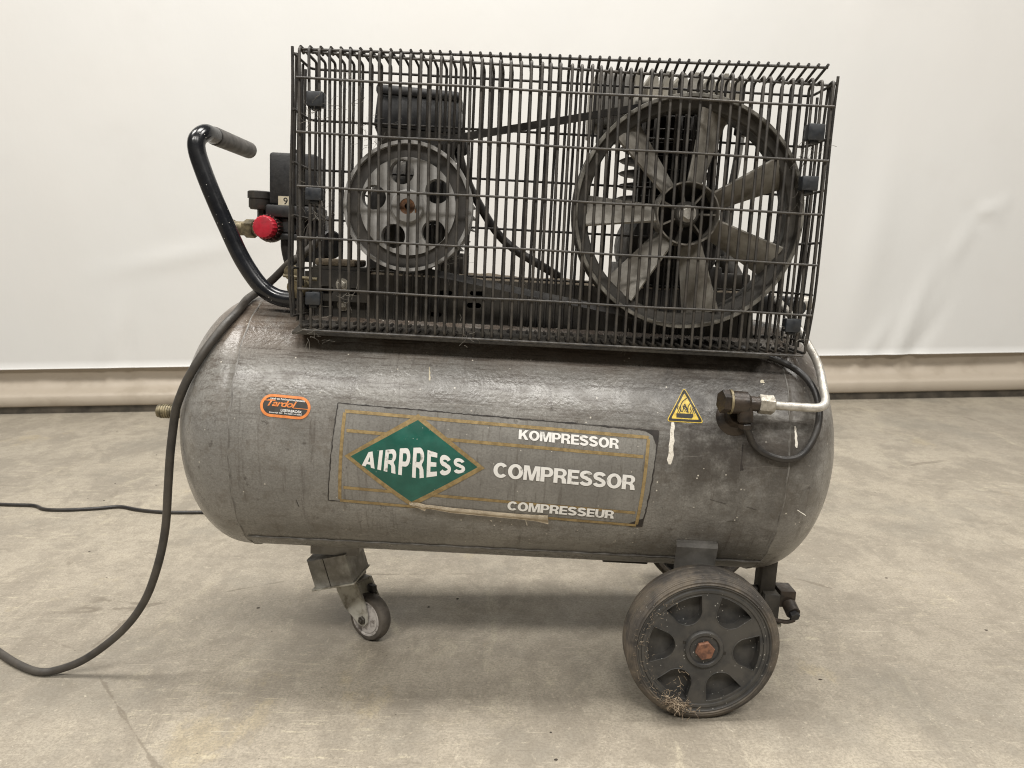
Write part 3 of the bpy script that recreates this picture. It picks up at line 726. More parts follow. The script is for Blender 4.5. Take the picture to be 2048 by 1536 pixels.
for v in bm.verts: v.co.z += -.043*(v.co.x+.2785)*1.0
link('terminal_lid', bm, 'black', motor)
bm = bmesh.new(); tube(bm, smooth_path([(-.150,-.045,.926),(-.1405,-.03,.915),(-.130,-.02,.885),(-.113,-.01,.850),(-.0718,0,.7893),(-.035,0,.757),(.0121,.0,.7318),(.05,.02,.712)], 6), .0075, 10); link('motor_cable', bm, 'hose', root)
bm = bmesh.new(); cyl(bm, (-.1405,-.05,.9405), (-.134,-.03,.915), .0125, 14, .001); link('cable_gland', bm, 'black', root)

# motor pulley ----------------------------------------------------------
bm = bmesh.new(); YF = -.180
lathe(bm, (PX, 0, PZ), (0, 1, 0), [(.0940, YF+.010), (.0945, YF), (.0995, YF), (.1000, YF+.003), (.1000, YF+.009), (.090, YF+.022), (.090, YF+.030), (.1000, YF+.043), (.1000, YF+.050), (.093, YF+.050), (.074, YF+.030), (.074, YF+.010)], 96, closed=True)
pul = link('motor_pulley', bm, 'alu', root, angle=30)
bm = bmesh.new(); lathe(bm, (PX, 0, PZ), (0, 1, 0), [(.0742, YF+.0095), (.0942, YF+.0088)], 96); link('pulley_web', bm, 'alu_dark', pul)
bm = bmesh.new(); HO = [(-.2153,.8635),(-.1600,.8370),(-.1636,.7742),(-.2262,.7655),(-.2577,.8230)]
prism(bm, circle(PX, PZ, .0745, 80), [circle(x, z, .0188, 28) for x, z in HO], lambda x, z, d: (x, d, z), YF+.004, YF+.030)
link('pulley_disc', bm, 'alu', pul, angle=30)
bm = bmesh.new(); lathe(bm, (PX, 0, PZ), (0, 1, 0), [(.012, YF-.004), (.0235, YF-.004), (.026, YF-.001), (.026, YF+.006)], 48); link('pulley_hub', bm, 'alu', pul)
bm = bmesh.new(); lathe(bm, (PX, 0, PZ), (0, 1, 0), [(0, YF+.004), (.0045, YF+.004), (.0045, YF-.002), (.0125, YF-.003), (.0125, YF+.01), (0, YF+.05), ], 32); box(bm, PX+.0122, PX+.016, YF-.0045, YF, PZ-.009, PZ-.003); link('motor_shaft', bm, 'rust_dark', pul)

# flywheel ---------------------------------------------------------------
FX, FZ, FR_ = .2318, .8240, .179
bm = bmesh.new(); Y0 = -.182
lathe(bm, (FX, 0, FZ), (0, 1, 0), [(.1725, Y0+.002), (.1735, Y0), (.1780, Y0), (.1790, Y0+.002), (.1790, Y0+.010), (.170, Y0+.024), (.170, Y0+.032), (.1790, Y0+.046), (.1790, Y0+.060), (.176, Y0+.062), (.158, Y0+.060), (.1570, Y0+.019), (.1590, Y0+.016), (.1705, Y0+.014)], 144,
      mi=[1, 1, 1, 0, 0, 0, 0, 0, 0, 0, 0, 0, 0, 0], closed=True)
fly = link('flywheel', bm, ['iron', 'iron_edge'], root, angle=30)
for k in range(7):
    th = math.radians(26.5 + 360/7*k); er = Vector((math.cos(th), 0, math.sin(th))); et = Vector((-math.sin(th), 0, math.cos(th))); ey = Vector((0, 1, 0))
    bm = bmesh.new(); rows = []
    for i in range(9):
        t = i/8; r = .047 + .1115*t; ch = .044 + .020*t; be = math.radians(52 - 12*t)
        cd = et*math.cos(be) - ey*math.sin(be); nd = et*math.sin(be) + ey*math.cos(be)
        c = Vector((FX, -.152, FZ)) + er*r; ring = []
        for j in range(9):
            u = j/8 - .5; camb = .0035*(1-4*u*u); ring.append(c + cd*ch*u - nd*(camb + .0018))
        for j in range(8, -1, -1):
            u = j/8 - .5; camb = .0035*(1-4*u*u); ring.append(c + cd*ch*u - nd*(camb - .0018))
        rows.append([bm.verts.new(p) for p in ring])
    n = len(rows[0])
    for a, b in zip(rows, rows[1:]):
        for j in range(n): bm.faces.new((a[j], a[(j+1) % n], b[(j+1) % n], b[j]))
    bm.faces.new(rows[0]); bm.faces.new(rows[-1][::-1]); bmesh.ops.recalc_face_normals(bm, faces=bm.faces[:])
    link('fan_blade', bm, 'blade', fly, angle=45)
bm = bmesh.new(); lathe(bm, (FX, 0, FZ), (0, 1, 0), [(.0462, Y0+.008), (.0470, Y0+.006), (.0490, Y0+.006), (.0495, Y0+.008), (.0500, Y0+.050), (.0455, Y0+.050)], 72, closed=True)
hub = link('hub_ring', bm, 'hub', fly, angle=30)
for k in range(7):
    bm = bmesh.new(); mt = Matrix.Translation((FX, 0, FZ)) @ Matrix.Rotation(-math.radians(1 + 360/7*k), 4, 'Y'); box(bm, .017, .0468, Y0+.020, Y0+.044, -.0013, .0013, 0, mt); link('hub_rib', bm, 'hub', fly, smooth=False)
bm = bmesh.new(); lathe(bm, (FX, 0, FZ), (0, 1, 0), [(0, Y0+.045), (.0458, Y0+.045)], 48); link('hub_plate', bm, 'pump', fly)
bm = bmesh.new(); lathe(bm, (FX, 0, FZ), (0, 1, 0), [(0, Y0+.013), (.0165, Y0+.013), (.019, Y0+.016), (.021, Y0+.046)], 36); link('hub_boss', bm, 'iron', fly)
bm = bmesh.new(); hexbolt(bm, (FX, Y0+.013, FZ), (FX, Y0+.003, FZ), .0105); cyl(bm, (FX, Y0+.0135, FZ), (FX, Y0+.0115, FZ), .0135, 24); link('hub_bolt', bm, 'silver', fly)

# belt ------------------------------------------------------------------
bm = bmesh.new(); r1, r2 = .0975, .1765; d = math.hypot(FX-PX, FZ-PZ); base = math.atan2(FZ-PZ, FX-PX); al = math.asin((r2-r1)/d)
loop = []
a0 = base + math.pi/2 + al
for k in range(33):                                                     # round the motor pulley (left side)
    a = a0 + (2*math.pi - 2*(math.pi/2+al))*k/32; loop.append((PX, PZ, r1, a))
a1 = base - math.pi/2 - al
for k in range(49):
    a = a1 + (2*(math.pi/2+al))*k/48; loop.append((FX, FZ, r2, a))
rows = []
for cx, cz, r, a in loop:
    dv = Vector((math.cos(a), 0, math.sin(a))); cc = Vector((cx, 0, cz))
    rows.append([bm.verts.new(cc + dv*rr + Vector((0, yy, 0))) for rr, yy in ((r, -.1615), (r, -.1455), (r-.010, -.149), (r-.010, -.158))])
for i in range(len(rows)):
    a, b = rows[i], rows[(i+1) % len(rows)]
    for j in range(4): bm.faces.new((a[j], a[(j+1) % 4], b[(j+1) % 4], b[j]))
bmesh.ops.recalc_face_normals(bm, faces=bm.faces[:])
link('drive_belt', bm, 'belt', root, angle=40)

# pump ------------------------------------------------------------------
bm = bmesh.new(); lathe(bm, (FX, 0, .775), (0, 1, 0), [(0, -.094), (.04, -.094), (.045, -.088), (.072, -.084), (.078, -.076), (.078, .085), (.06, .095), (0, .095)], 36)
box(bm, FX-.085, FX+.088, -.078, .085, .703, .745, .004)
pump = link('pump_crankcase', bm, 'pump', root)
bm = bmesh.new(); lathe(bm, (FX-.005, .0, .80), (0, 0, 1), [(.058, 0), (.056, .20)], 32)
barrel = link('pump_cylinder', bm, 'pump', root)
for k in range(8):
    bm = bmesh.new(); z = .835 + .0215*k; rr = .086 if k < 7 else .08
    lathe(bm, (FX-.005, .0, z), (0, 0, 1), [(.05, -.0016), (rr-.003, -.0016), (rr, 0), (rr-.003, .0016), (.05, .0016)], 40); link('cooling_fin', bm, 'pump', barrel)
for k in range(7):
    bm = bmesh.new(); x = FX-.005-.06+.02*k; box(bm, x-.0025, x+.0025, -.090, -.075, .83, .985, .001); link('front_rib', bm, 'pump', barrel)
bm = bmesh.new(); box(bm, .150, .330, -.075, .075, .993, 1.018, .003); head = link('cylinder_head', bm, 'head', root)
for k in range(8):
    x = .157 + .0238*k; w = .0085 if k % 2 else .0068
    hh = 1.060 - .003*(k % 2) + .001*k*0
    bm = bmesh.new(); V2 = [(x-w, 1.0182), (x+w, 1.0182), (x+w*.9, hh-.010), (x+w*.45, hh), (x-w*.45, hh), (x-w*.9, hh-.010)]
    prism(bm, V2, [], lambda a, b, d: (a, d, b), -.066 + .004*(k % 3), .07); link('head_fin', bm, 'head', head, smooth=False)
bm = bmesh.new(); box(bm, .084, .1475, -.055, .045, .966, 1.060, .012, seg=3); filt = link('air_filter', bm, 'filter', root)
bm = bmesh.new(); box(bm, .082, .0880, -.0545, .045, .958, 1.045, .002); link('filter_back', bm, 'head', filt)
bm = bmesh.new(); box(bm, .10, .149, -.045, .035, .952, .9655, .002); link('filter_base', bm, 'deck', filt)
bm = bmesh.new(); tube(bm, smooth_path([(.345,-.02,.975),(.342,-.02,.92),(.338,-.01,.86),(.338,0,.78),(.37,.02,.72)], 6), .0072, 12); link('delivery_pipe', bm, 'alu', root)
bm = bmesh.new(); hexbolt(bm, (.3455,-.02,.970), (.3468,-.02,.997), .0135); link('pipe_nut', bm, 'pump', root); bm = bmesh.new(); cyl(bm, (.325,-.02,1.0), (.36,-.02,1.0), .012, 14, .002); link('delivery_elbow', bm, 'pump', root)
bm = bmesh.new(); cyl(bm, (.34,.0,.76), (.37,-.03,.70), .018, 14, .002); box(bm, .30, .375, -.06, .02, .703, .735, .004); link('pump_foot', bm, 'deck', root)
bm = bmesh.new(); box(bm, .372, .47, -.05, -.015, .668, .700, .004); cyl(bm, (.455,-.055,.683), (.455,-.08,.683), .014, 16, .001); sp = link('guard_stay', bm, 'black', root)
bm = bmesh.new(); lathe(bm, (.489,-.03,.690), (1, 0, 0), [(0, -.018), (.010, -.016), (.0125, -.008), (.0125, 0), (.010, .007), (.005, .0105), (0, .011)], 20); link('stay_knob', bm, 'silver', root)

# belt guard -----------------------------------------------------------
GY = -.200; GX0, GX1 = -.362, .426; NW = 53
def gx(t, z):                                                           # slight lean of the bent basket
    return GX0 + (GX1-GX0)*t - .004*t*(z-.8)*2 - .004*(1-t)*(z-.62)/.4*1.6
bm = bmesh.new(); G2 = lambda t: 1.0335 - .0065*t
tube(bm, [(gx(t/20, 1.03), GY+.015, G2(t/20)-.0046) for t in range(21)], .0021, 6)
tube(bm, [(gx(t/20, .617), GY+.004, .6128) for t in range(21)], .0021, 6)
tube(bm, [(gx(t/20, .617), GY+.060, .6128) for t in range(21)], .0021, 6)
guard = link('belt_guard', bm, 'wire', root); guard['label'] = 'front half of the black wire belt guard'
for k in range(NW+1):
    t = k/NW; zt = G2(t) + rnd.uniform(-.0012, .0012); dx = rnd.uniform(-.0007, .0007); b1 = rnd.uniform(-.001, .001)
    if k > NW-9: dx += rnd.uniform(-.0014, .0014)
    xa, xb, xm = gx(t, 1.03)+dx+b1, gx(t, .617)+dx, gx(t, .82)+dx
    bm = bmesh.new()
    tube(bm, round_path([(xa - .0010*(t-.5), GY+.023, zt-.003+rnd.uniform(-.0015,.001)), (xa, GY+.001, zt), (xm, GY, .82), (xb, GY, .617), (xb, GY+.066, .617)], .007, 3), .00235, 6)
    link('wire', bm, 'wire', guard, angle=70)
for z in (.988, .910, .831, .755, .6775):
    bm = bmesh.new(); tube(bm, [(gx(t/24, z) - (.004 if t == 0 else 0) + (.004 if t == 24 else 0), GY-.0042 + .0006*math.sin(t*1.3+z*40), z + .0006*math.sin(t*.7+z*9)) for t in range(25)], .0020, 6); link('wire', bm, 'wire', guard, angle=70)
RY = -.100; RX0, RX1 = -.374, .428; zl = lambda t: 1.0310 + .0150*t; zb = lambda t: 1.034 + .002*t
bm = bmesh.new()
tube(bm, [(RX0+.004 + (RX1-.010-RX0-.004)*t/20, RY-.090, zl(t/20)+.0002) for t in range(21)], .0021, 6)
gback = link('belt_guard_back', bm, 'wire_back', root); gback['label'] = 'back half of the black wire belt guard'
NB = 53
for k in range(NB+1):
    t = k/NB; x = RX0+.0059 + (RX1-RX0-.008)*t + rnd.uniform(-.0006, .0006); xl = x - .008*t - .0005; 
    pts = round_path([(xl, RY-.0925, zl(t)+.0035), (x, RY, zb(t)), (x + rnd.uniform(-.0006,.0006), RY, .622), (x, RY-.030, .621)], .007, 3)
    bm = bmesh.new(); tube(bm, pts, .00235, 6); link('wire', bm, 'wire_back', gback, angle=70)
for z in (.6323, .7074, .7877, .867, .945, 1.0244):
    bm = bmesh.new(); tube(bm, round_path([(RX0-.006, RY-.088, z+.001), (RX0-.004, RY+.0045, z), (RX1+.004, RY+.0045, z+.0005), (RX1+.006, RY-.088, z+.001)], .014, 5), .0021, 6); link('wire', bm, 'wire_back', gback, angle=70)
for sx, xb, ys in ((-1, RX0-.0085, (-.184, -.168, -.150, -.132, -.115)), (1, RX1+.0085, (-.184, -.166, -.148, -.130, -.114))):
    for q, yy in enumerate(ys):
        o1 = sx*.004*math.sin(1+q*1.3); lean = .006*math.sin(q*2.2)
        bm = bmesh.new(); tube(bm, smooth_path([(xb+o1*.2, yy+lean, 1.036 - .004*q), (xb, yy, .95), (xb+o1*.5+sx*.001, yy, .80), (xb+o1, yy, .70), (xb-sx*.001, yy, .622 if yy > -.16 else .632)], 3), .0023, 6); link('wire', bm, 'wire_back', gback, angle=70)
for x0, x1, z0, z1 in ((-.3557,-.3309,.948,.9696),(-.3559,-.3314,.8116,.8303),(-.3544,-.3317,.6536,.6733),(.3931,.4180,.9385,.9625),(.3926,.4170,.8652,.8865),(.3911,.4150,.6499,.6705)):
    bm = bmesh.new(); box(bm, x0, x1, GY-.008, GY+.0125, z0, z1, .0016); box(bm, x0+.006, x1-.006, GY-.003, GY+.010, z0-.0045, z0-.0002, .0008)
    link('clip', bm, 'clip', guard)

# pressure switch, gauge and regulator --------------------------------
bm = bmesh.new(); box(bm, -.4660, -.385, -.03, .045, .812, .900, .005); ps = link('pressure_switch', bm, 'black', root)
bm = bmesh.new(); box(bm, -.4712, -.382, -.034, .049, .790, .8115, .004); link('switch_base', bm, 'black', ps)
bm = bmesh.new(); cyl(bm, (-.432,.005,.900), (-.432,.005,.910), .006, 14, .001); link('switch_lever', bm, 'black', ps)
bm = bmesh.new(); box(bm, -.4495, -.4265, -.0308, -.0303, .8105, .8265); lt = link('paper_tag', bm, 'tag', ps, smooth=False)
tb_ = text_bm('9', .012)
for v in tb_.verts: v.co = Vector((-.4405 + v.co.x*.0075, -.0311, .8125 + v.co.y*.0118))
link('lettering', tb_, 'black_print', ps, smooth=False)
bm = bmesh.new(); cyl(bm, (-.436,-.004,.7895), (-.436,-.004,.764), .021, 24, .002); box(bm, -.458, -.413, -.026, .02, .752, .7635, .003); mf = link('manifold', bm, 'black', root)
bm = bmesh.new(); cyl(bm, (-.385,.02,.748), (-.362,.0,.748), .026, 28, .003); box(bm, -.415, -.375, -.01, .035, .715, .80, .004); link('manifold_block', bm, 'black', mf)
bm = bmesh.new(); tube(bm, smooth_path([(-.443,-.005,.756),(-.442,-.005,.735),(-.434,-.005,.705),(-.420,-.005,.675),(-.405,.0,.655)], 5), .0095, 12); link('supply_pipe', bm, 'hose', mf)
for k, (x, y) in enumerate(((-.414, -.02), (-.407, -.005), (-.401, -.03))):
    bm = bmesh.new(); tube(bm, smooth_path([(x+.01, y, .80), (x, y, .75), (x-.004, y-.01, .70), (x+.004, y-.02, .665), (x+.014, y-.03, .648)], 5), .0035, 8); link('switch_cable', bm, 'cord', mf)
bm = bmesh.new(); lathe(bm, (-.4895, 0, .8030), (0, 0, 1), [(0, 0), (.0175, 0), (.0205, .004), (.0205, .0185), (.0225, .019), (.0225, .0300), (.0205, .0315), (0, .0315)], 36); ga = link('pressure_gauge', bm, 'gauge', root)
bm = bmesh.new(); cyl(bm, (-.4870,0,.803), (-.4870,0,.786), .009, 6); link('gauge_stem', bm, 'bronze', ga)
kd = Vector((-.10, -1, .02)).normalized(); kc = Vector((-.466, -.012, .771))
bm = bmesh.new(); lathe(bm, kc, kd, [(.0, -.012), (.018, -.012), (.024, -.004), (.0248, .0), (.0248, .010), (.0225, .018), (.0205, .022), (0, .022)], 36); reg = link('regulator', bm, 'bronze', root)
a_, u_, v_ = axis_frame(kd)
for k in range(22):
    q = 2*math.pi*k/22; bm = bmesh.new(); w = u_*math.cos(q) + v_*math.sin(q); p = kc + a_*.006 + w*.0238
    tube(bm, [p, p + a_*.016 - w*.003], .0018, 6, dome=.0008); link('grip_rib', bm, 'red_dark', reg)
bm = bmesh.new(); n_ = 40; prof = [(0, .0395), (.012, .0395), (.0175, .0385), (.0195, .036), (.0195, .0225), (0, .0225)]
lathe(bm, kc, kd, prof, n_)
for v in bm.verts:
    w = v.co - kc; ax = w.dot(a_); rad = w - a_*ax
    if rad.length > .017: v.co = kc + a_*ax + rad*(1 + .028*math.cos(20*math.atan2(rad.dot(v_), rad.dot(u_))))
link('red_knob', bm, 'red', reg)
bm = bmesh.new(); cyl(bm, (-.486,.0,.769), (-.548,.02,.7685), .0125, 20, .001); hexbolt(bm, (-.500,.004,.769), (-.520,.011,.769), .0165); cyl(bm, (-.5435,.0195,.7685), (-.560,.0245,.768), .0155, 20, .002)
link('air_outlet', bm, 'brass', root)
bm = bmesh.new(); cyl(bm, (-.463,.0,.771), (-.436,.0,.772), .0105, 16); link('regulator_pipe', bm, 'bronze', reg)

# valve, pipe and unloader hose ------------------------------------------
VA = math.radians(22.5); vn = Vector((0, -math.cos(VA), math.sin(VA))); vc = Vector((.324, 0, ZA)) + vn*R
bm = bmesh.new(); lathe(bm, vc - vn*.004, vn, [(.030, .001), (.028, .005), (.023, .0075), (.018, .012), (.016, .034), (0, .030)], 36); link('valve_boss', bm, 'bronze', root)
vz, vy = .5425, -.2470
bm = bmesh.new(); cyl(bm, (.3020, vy, vz), (.3340, vy, vz-.001), .0175, 28, .005); cyl(bm, (.332, vy, vz-.001), (.351, vy, vz-.0015), .0115, 20); cyl(bm, (.326, vy-.002, vz), (.330, vy-.004, .512), .0120, 20, .003)
val = link('check_valve', bm, 'bronze', root)
bm = bmesh.new(); hexbolt(bm, (.3020, vy, vz), (.2900, vy-.002, vz+.0005), .0185); link('valve_cap', bm, 'bronze', val)
bm = bmesh.new(); cyl(bm, (.3028, vy, vz), (.3062, vy, vz), .0190, 28); link('valve_ring', bm, 'brass', val)
bm = bmesh.new(); hexbolt(bm, (.330, vy-.004, .5115), (.331, vy-.003, .503), .0105); link('hose_nut', bm, 'bronze', val)
bm = bmesh.new(); hexbolt(bm, (.3480, vy, vz-.001), (.3710, vy, vz-.002), .0150); link('pipe_nut', bm, 'nut', val)
bm = bmesh.new(); tube(bm, round_path([(.367, vy, vz-.002), (.4560, vy+.004, .5385), (.4620, -.175, .600), (.436, -.10, .672), (.425, -.03, .70)], .024, 8), .0066, 14); link('air_pipe', bm, 'silver', root)
HP = [(.331,-.250,.505),(.3403,-.2420,.492),(.3507,-.2340,.4760),(.371,-.2335,.4610),(.4028,-.2345,.4540),(.4297,-.2335,.4634),(.4486,-.2268,.4932),(.4561,-.2138,.5269),(.4519,-.1945,.5594),(.434,-.1755,.5837),(.4052,-.1600,.5989),(.3749,-.1490,.6076),(.345,-.14,.615)]
bm = bmesh.new(); tube(bm, smooth_path(HP, 6), .0055, 12); link('unloader_hose', bm, 'hose', root)

# wheels ------------------------------------------------------------------
def pocket(a0):
    pts = []
    for k in range(9): t = math.radians(-20 + 40*k/8); pts.append((.0895*math.cos(a0+t), .0895*math.sin(a0+t)))
    for k in range(0, 17):
        t = 1 - 2*k/16; w = math.radians(20.0)*t; r = .0455 + .0190*(1 - math.sqrt(max(0, 1 - t*t*.98))); pts.append((r*math.cos(a0+w), r*math.sin(a0+w)))
    return pts
def make_wheel(cx, cz, yf, sgn, yaw=0.0):
    """yf: outer face; sgn -1 faces the camera"""
    mt = Matrix.Translation((cx, yf, cz)) @ Matrix.Rotation(yaw, 4, 'Z') @ Matrix.Diagonal((1.017, 1, 1.017, 1))
    W = []
    def fin(bm, name, mat, par, **k):
        bmesh.ops.transform(bm, matrix=mt, verts=bm.verts[:]); return link(name, bm, mat, par, **k)
    ax = (0, -sgn, 0)
    bm = bmesh.new()
    tp = [(.1055, .004), (.1065, .0015), (.1080, .0), (.1095, .0008), (.1100, .0014), (.1125, .0012), (.1130, .002), (.1150, .003), (.1156, .0042), (.1172, .0046), (.1178, .0058), (.1192, .0064), (.1198, .0078), (.1212, .0085), (.1220, .012), (.1220, .0165), (.1202, .0175), (.1202, .0188), (.1222, .0198), (.1222, .0255), (.1204, .0262), (.1204, .0275), (.1222, .0285), (.1220, .038), (.1204, .039), (.1204, .0405), (.1218, .0415), (.1218, .049), (.1190, .0565), (.112, .060), (.1055, .058)]
    lathe(bm, (0, 0, 0), ax, tp, 112, closed=True)
    wh = fin(bm, 'wheel', 'rubber', root, angle=32)
    bm = bmesh.new()
    prism(bm, circle(0, 0, .1060, 96), [pocket(math.radians(-3+60*k)) for k in range(6)], lambda x, z, d: (x, -sgn*d, z), .0045, .030)
    for k in range(6):
        pk = pocket(math.radians(-3+60*k)); tube(bm, [(x, -sgn*.0046, z) for x, z in pk + pk[:1]], .00095, 6, cap=False)
    fin(bm, 'rim', 'rim', wh, angle=30)
    bm = bmesh.new(); lathe(bm, (0, 0, 0), ax, [(.0935, .0048), (.0945, .0022), (.0985, .0020), (.1000, .0040), (.1030, .0040), (.1045, .0012), (.1062, .0014), (.1064, .0046)], 96); fin(bm, 'rim_lip', 'rim', wh)
    bm = bmesh.new(); lathe(bm, (0, 0, 0), ax, [(.0, .0235), (.098, .0235)], 64); fin(bm, 'rim_back', 'rim', wh)
    bm = bmesh.new(); lathe(bm, (0, 0, 0), ax, [(.0225, .0046), (.0230, .0010), (.0245, -.0005), (.0290, -.0005), (.0305, .0010), (.0310, .0046)], 56); fin(bm, 'hub_ring', 'rim', wh)
    bm = bmesh.new(); lathe(bm, (0, 0, 0), ax, [(0, .0030), (.0226, .0030)], 40); fin(bm, 'hub_cap', 'rim', wh)
    bm = bmesh.new(); hexbolt(bm, (0, -sgn*.003, 0), (0, sgn*.0045, 0), .0155); bmesh.ops.rotate(bm, verts=bm.verts[:], matrix=Matrix.Rotation(.27, 3, 'Y')); fin(bm, 'axle_bolt', 'rust', wh)
    for k in (0, 1):
        q = math.radians(163 + 187*k); bm = bmesh.new(); box(bm, .0335*math.cos(q)-.0022, .0335*math.cos(q)+.0022, -sgn*.0042-.0004, -sgn*.0042+.0004, .0335*math.sin(q)-.0022, .0335*math.sin(q)+.0022); fin(bm, 'rim_slot', 'black_print', wh, smooth=False)
    return wh
WX, WZ = .3005, .1384
make_wheel(WX, WZ+.0020, -.2570, -1, math.radians(1.2))
make_wheel(.420, .1445, .3250, 1)
bm = bmesh.new(); cyl(bm, (WX, -.200, WZ), (.420, .27, .1445), .011, 16); link('axle', bm, 'deck', root)
def bracket(sx, x0, x1, lab=None):
    bm = bmesh.new(); prof = [(-.170, .300), (-.1865, .2985), (-.1935, .2945), (-.1965, .2880), (-.1945, .2800), (-.1910, .268), (-.1890, .245), (-.1880, .130)]
    rows = [[bm.verts.new((x, sx*y + (0), z)) for y, z in prof] for x in (x0, x0+.004, x1-.004, x1)]
    for a, b in zip(rows, rows[1:]):
        for j in range(len(prof)-1): bm.faces.new((a[j], b[j], b[j+1], a[j+1]))
    bmesh.ops.solidify(bm, geom=bm.faces[:], thickness=.004); bmesh.ops.recalc_face_normals(bm, faces=bm.faces[:])
    link('wheel_bracket', bm, 'paint_grey', root, angle=35)
bracket(1, .2555, .3235); bracket(-1, .386, .450)
bm = bmesh.new(); box(bm, .16, .245, -.03, .06, .188, .200, .002); link('foot_plate', bm, 'deck', root)

# swivel caster -----------------------------------------------------------
bm = bmesh.new(); box(bm, -.386, -.296, -.035, .05, .178, .208, .001); cb = link('caster_bracket', bm, 'paint_grey', root)
bm = bmesh.new(); mt = Matrix.Translation((-.342, .004, .1440)) @ Matrix.Rotation(math.radians(-17), 4, 'Y') @ Matrix.Rotation(math.radians(-10), 4, 'Z')
prism(bm, [(-.044,-.030),(-.038,-.040),(.040,-.040),(.040,.040),(-.038,.040),(-.044,.030)], [], lambda x, z, d: mt @ Vector((x, z, d)), -.026, .030)
link('caster_block', bm, 'zinc', root, smooth=False)
bm = bmesh.new(); 
for a in (-.006,): box(bm, a-.0006, a+.0006, -.0408, -.0402, -.026, .030, 0, mt)
link('block_joint', bm, 'residue', root, smooth=False)
bm = bmesh.new(); box(bm, -.046, .042, -.042, .042, -.0295, -.0262, .0008, mt); link('caster_plate', bm, 'fork', root)
cx, cyy = -.281, .022; fl = cx*math.sin(TILT)/math.cos(TILT)            # floor height in the tilted frame
cz = fl + .0465; yaw = math.radians(-34)
cm = Matrix.Translation((cx, cyy, cz)) @ Matrix.Rotation(yaw, 4, 'Z')
def cfin(bm, name, mat, par=None, **k):
    bmesh.ops.transform(bm, matrix=cm, verts=bm.verts[:]); return link(name, bm, mat, par or root, **k)
bm = bmesh.new(); lathe(bm, (0, 0, 0), (0, 1, 0), [(.0345, -.0135), (.0385, -.0138), (.0425, -.0125), (.0455, -.007), (.0465, 0), (.0455, .007), (.0425, .0125), (.0345, .0135)], 56, closed=True); cw = cfin(bm, 'caster_wheel', 'caster_tyre')
bm = bmesh.new(); lathe(bm, (0, 0, 0), (0, 1, 0), [(0, -.0145), (.029, -.0125), (.0300, -.0105), (.0312, -.0105), (.0318, -.0140), (.0350, -.0138), (.0352, -.009)], 48); cfin(bm, 'caster_rim', 'caster_white', cw)
for s in (-1, 1):
    bm = bmesh.new(); yb = s*.0195
    pol = [(-.082,.064),(-.020,.072),(.002,.038),(.011,.012),(.011,-.003),(.005,-.012),(-.006,-.013),(-.018,-.006),(-.050,.012),(-.070,.038)]
    prism(bm, pol, [], lambda x, z, d: (x, d, z), yb-.0022, yb+.0022); cfin(bm, 'caster_fork', 'fork', smooth=False)
bm = bmesh.new(); box(bm, -.071, -.022, -.021, .021, .066, .0715, .001); cyl(bm, (-.047,0,.071), (-.052,0,.090), .025, 24, .002); cfin(bm, 'caster_swivel', 'zinc')
bm = bmesh.new(); box(bm, -.018, .000, .006, .018, .044, .060, .003); cfin(bm, 'caster_brake', 'black')
bm = bmesh.new(); hexbolt(bm, (0, -.0205, 0), (0, -.0265, 0), .0085); cyl(bm, (0, -.0262, 0), (0, -.030, 0), .0042, 12, .0005); cfin(bm, 'axle_nut', 'deck', cw)

# drain cock ---------------------------------------------------------------
bm = bmesh.new(); box(bm, .4480, .4760, -.065, -.028, .150, .2250, .002); box(bm, .452, .481, -.082, -.028, .112, .163, .002); dr = link('drain_valve', bm, 'deck', root)
bm = bmesh.new(); box(bm, .4812, .5105, -.078, -.036, .138, .169, .002); link('drain_body', bm, 'bronze', dr)
bm = bmesh.new(); cyl(bm, (.498,-.079,.146), (.500,-.100,.137), .0128, 22, .001); link('drain_outlet', bm, 'bronze', dr)
bm = bmesh.new(); hexbolt(bm, (.500,-.099,.137), (.501,-.108,.133), .0095); link('drain_screw', bm, 'black', dr)
bm = bmesh.new(); tube(bm, smooth_path([(.501,-.105,.128),(.49,-.10,.121),(.472,-.09,.119),(.455,-.08,.122)], 4), .004, 8); link('drain_lever', bm, 'bronze', dr)
bm = bmesh.new(); box(bm, .466, .486, -.088, -.070, .104, .1105, .002); link('drain_tab', bm, 'fork', dr)
bm = bmesh.new(); cyl(bm, (.43,-.05,.158), (.4478,-.05,.158), .009, 12); link('drain_pipe', bm, 'deck', dr)

# ------------------------------------------------------------------ cords on and behind the compressor
cw_ = [(-.330,1.345,.775),(-.3600,1.342,.7480),(-.3838,1.345,.7340),(-.4231,1.362,.7024),(-.4480,1.358,.6830),(-.4545,1.325,.6720),(-.4580,1.292,.6560),(-.4702,1.258,.634),(-.4876,1.2345,.6053),(-.5051,1.2235,.5766),(-.5225,1.2220,.5484),(-.5345,1.2240,.5260),(-.5480,1.232,.5000),(-.5570,1.238,.4700),(-.5690,1.245,.42),(-.5800,1.252,.3600),(-.5935,1.260,.285),(-.6150,1.267,.215),(-.6460,1.272,.147),(-.6930,1.277,.0885),(-.7620,1.281,.0350),(-.8170,1.283,.0115),(-.8540,1.285,.0068),(-.905,1.310,.0068),(-.9679,1.353,.0068),(-1.10,1.45,.0068),(-1.3,1.56,.0068)]
bm = bmesh.new(); tube(bm, smooth_path(cw_, 6), .0069, 12)
tag(link('power_cord', bm, 'cord', angle=60), 'thick dark rubber cord hanging off the left end of the tank', 'cord')
fc = [(-2.2,2.42,.0055),(-1.85,2.30,.0055),(-1.5567,2.2488,.0055),(-1.45,2.238,.0055),(-1.3917,2.2017,.0055),(-1.32,2.196,.0055),(-1.2376,2.2103,.0055),(-1.18,2.226,.0055),(-1.11,2.196,.0055),(-1.0219,2.1743,.0055),(-.9115,2.1743,.0055),(-.75,2.18,.0055),(-.55,2.22,.0055),(-.30,2.33,.0055)]
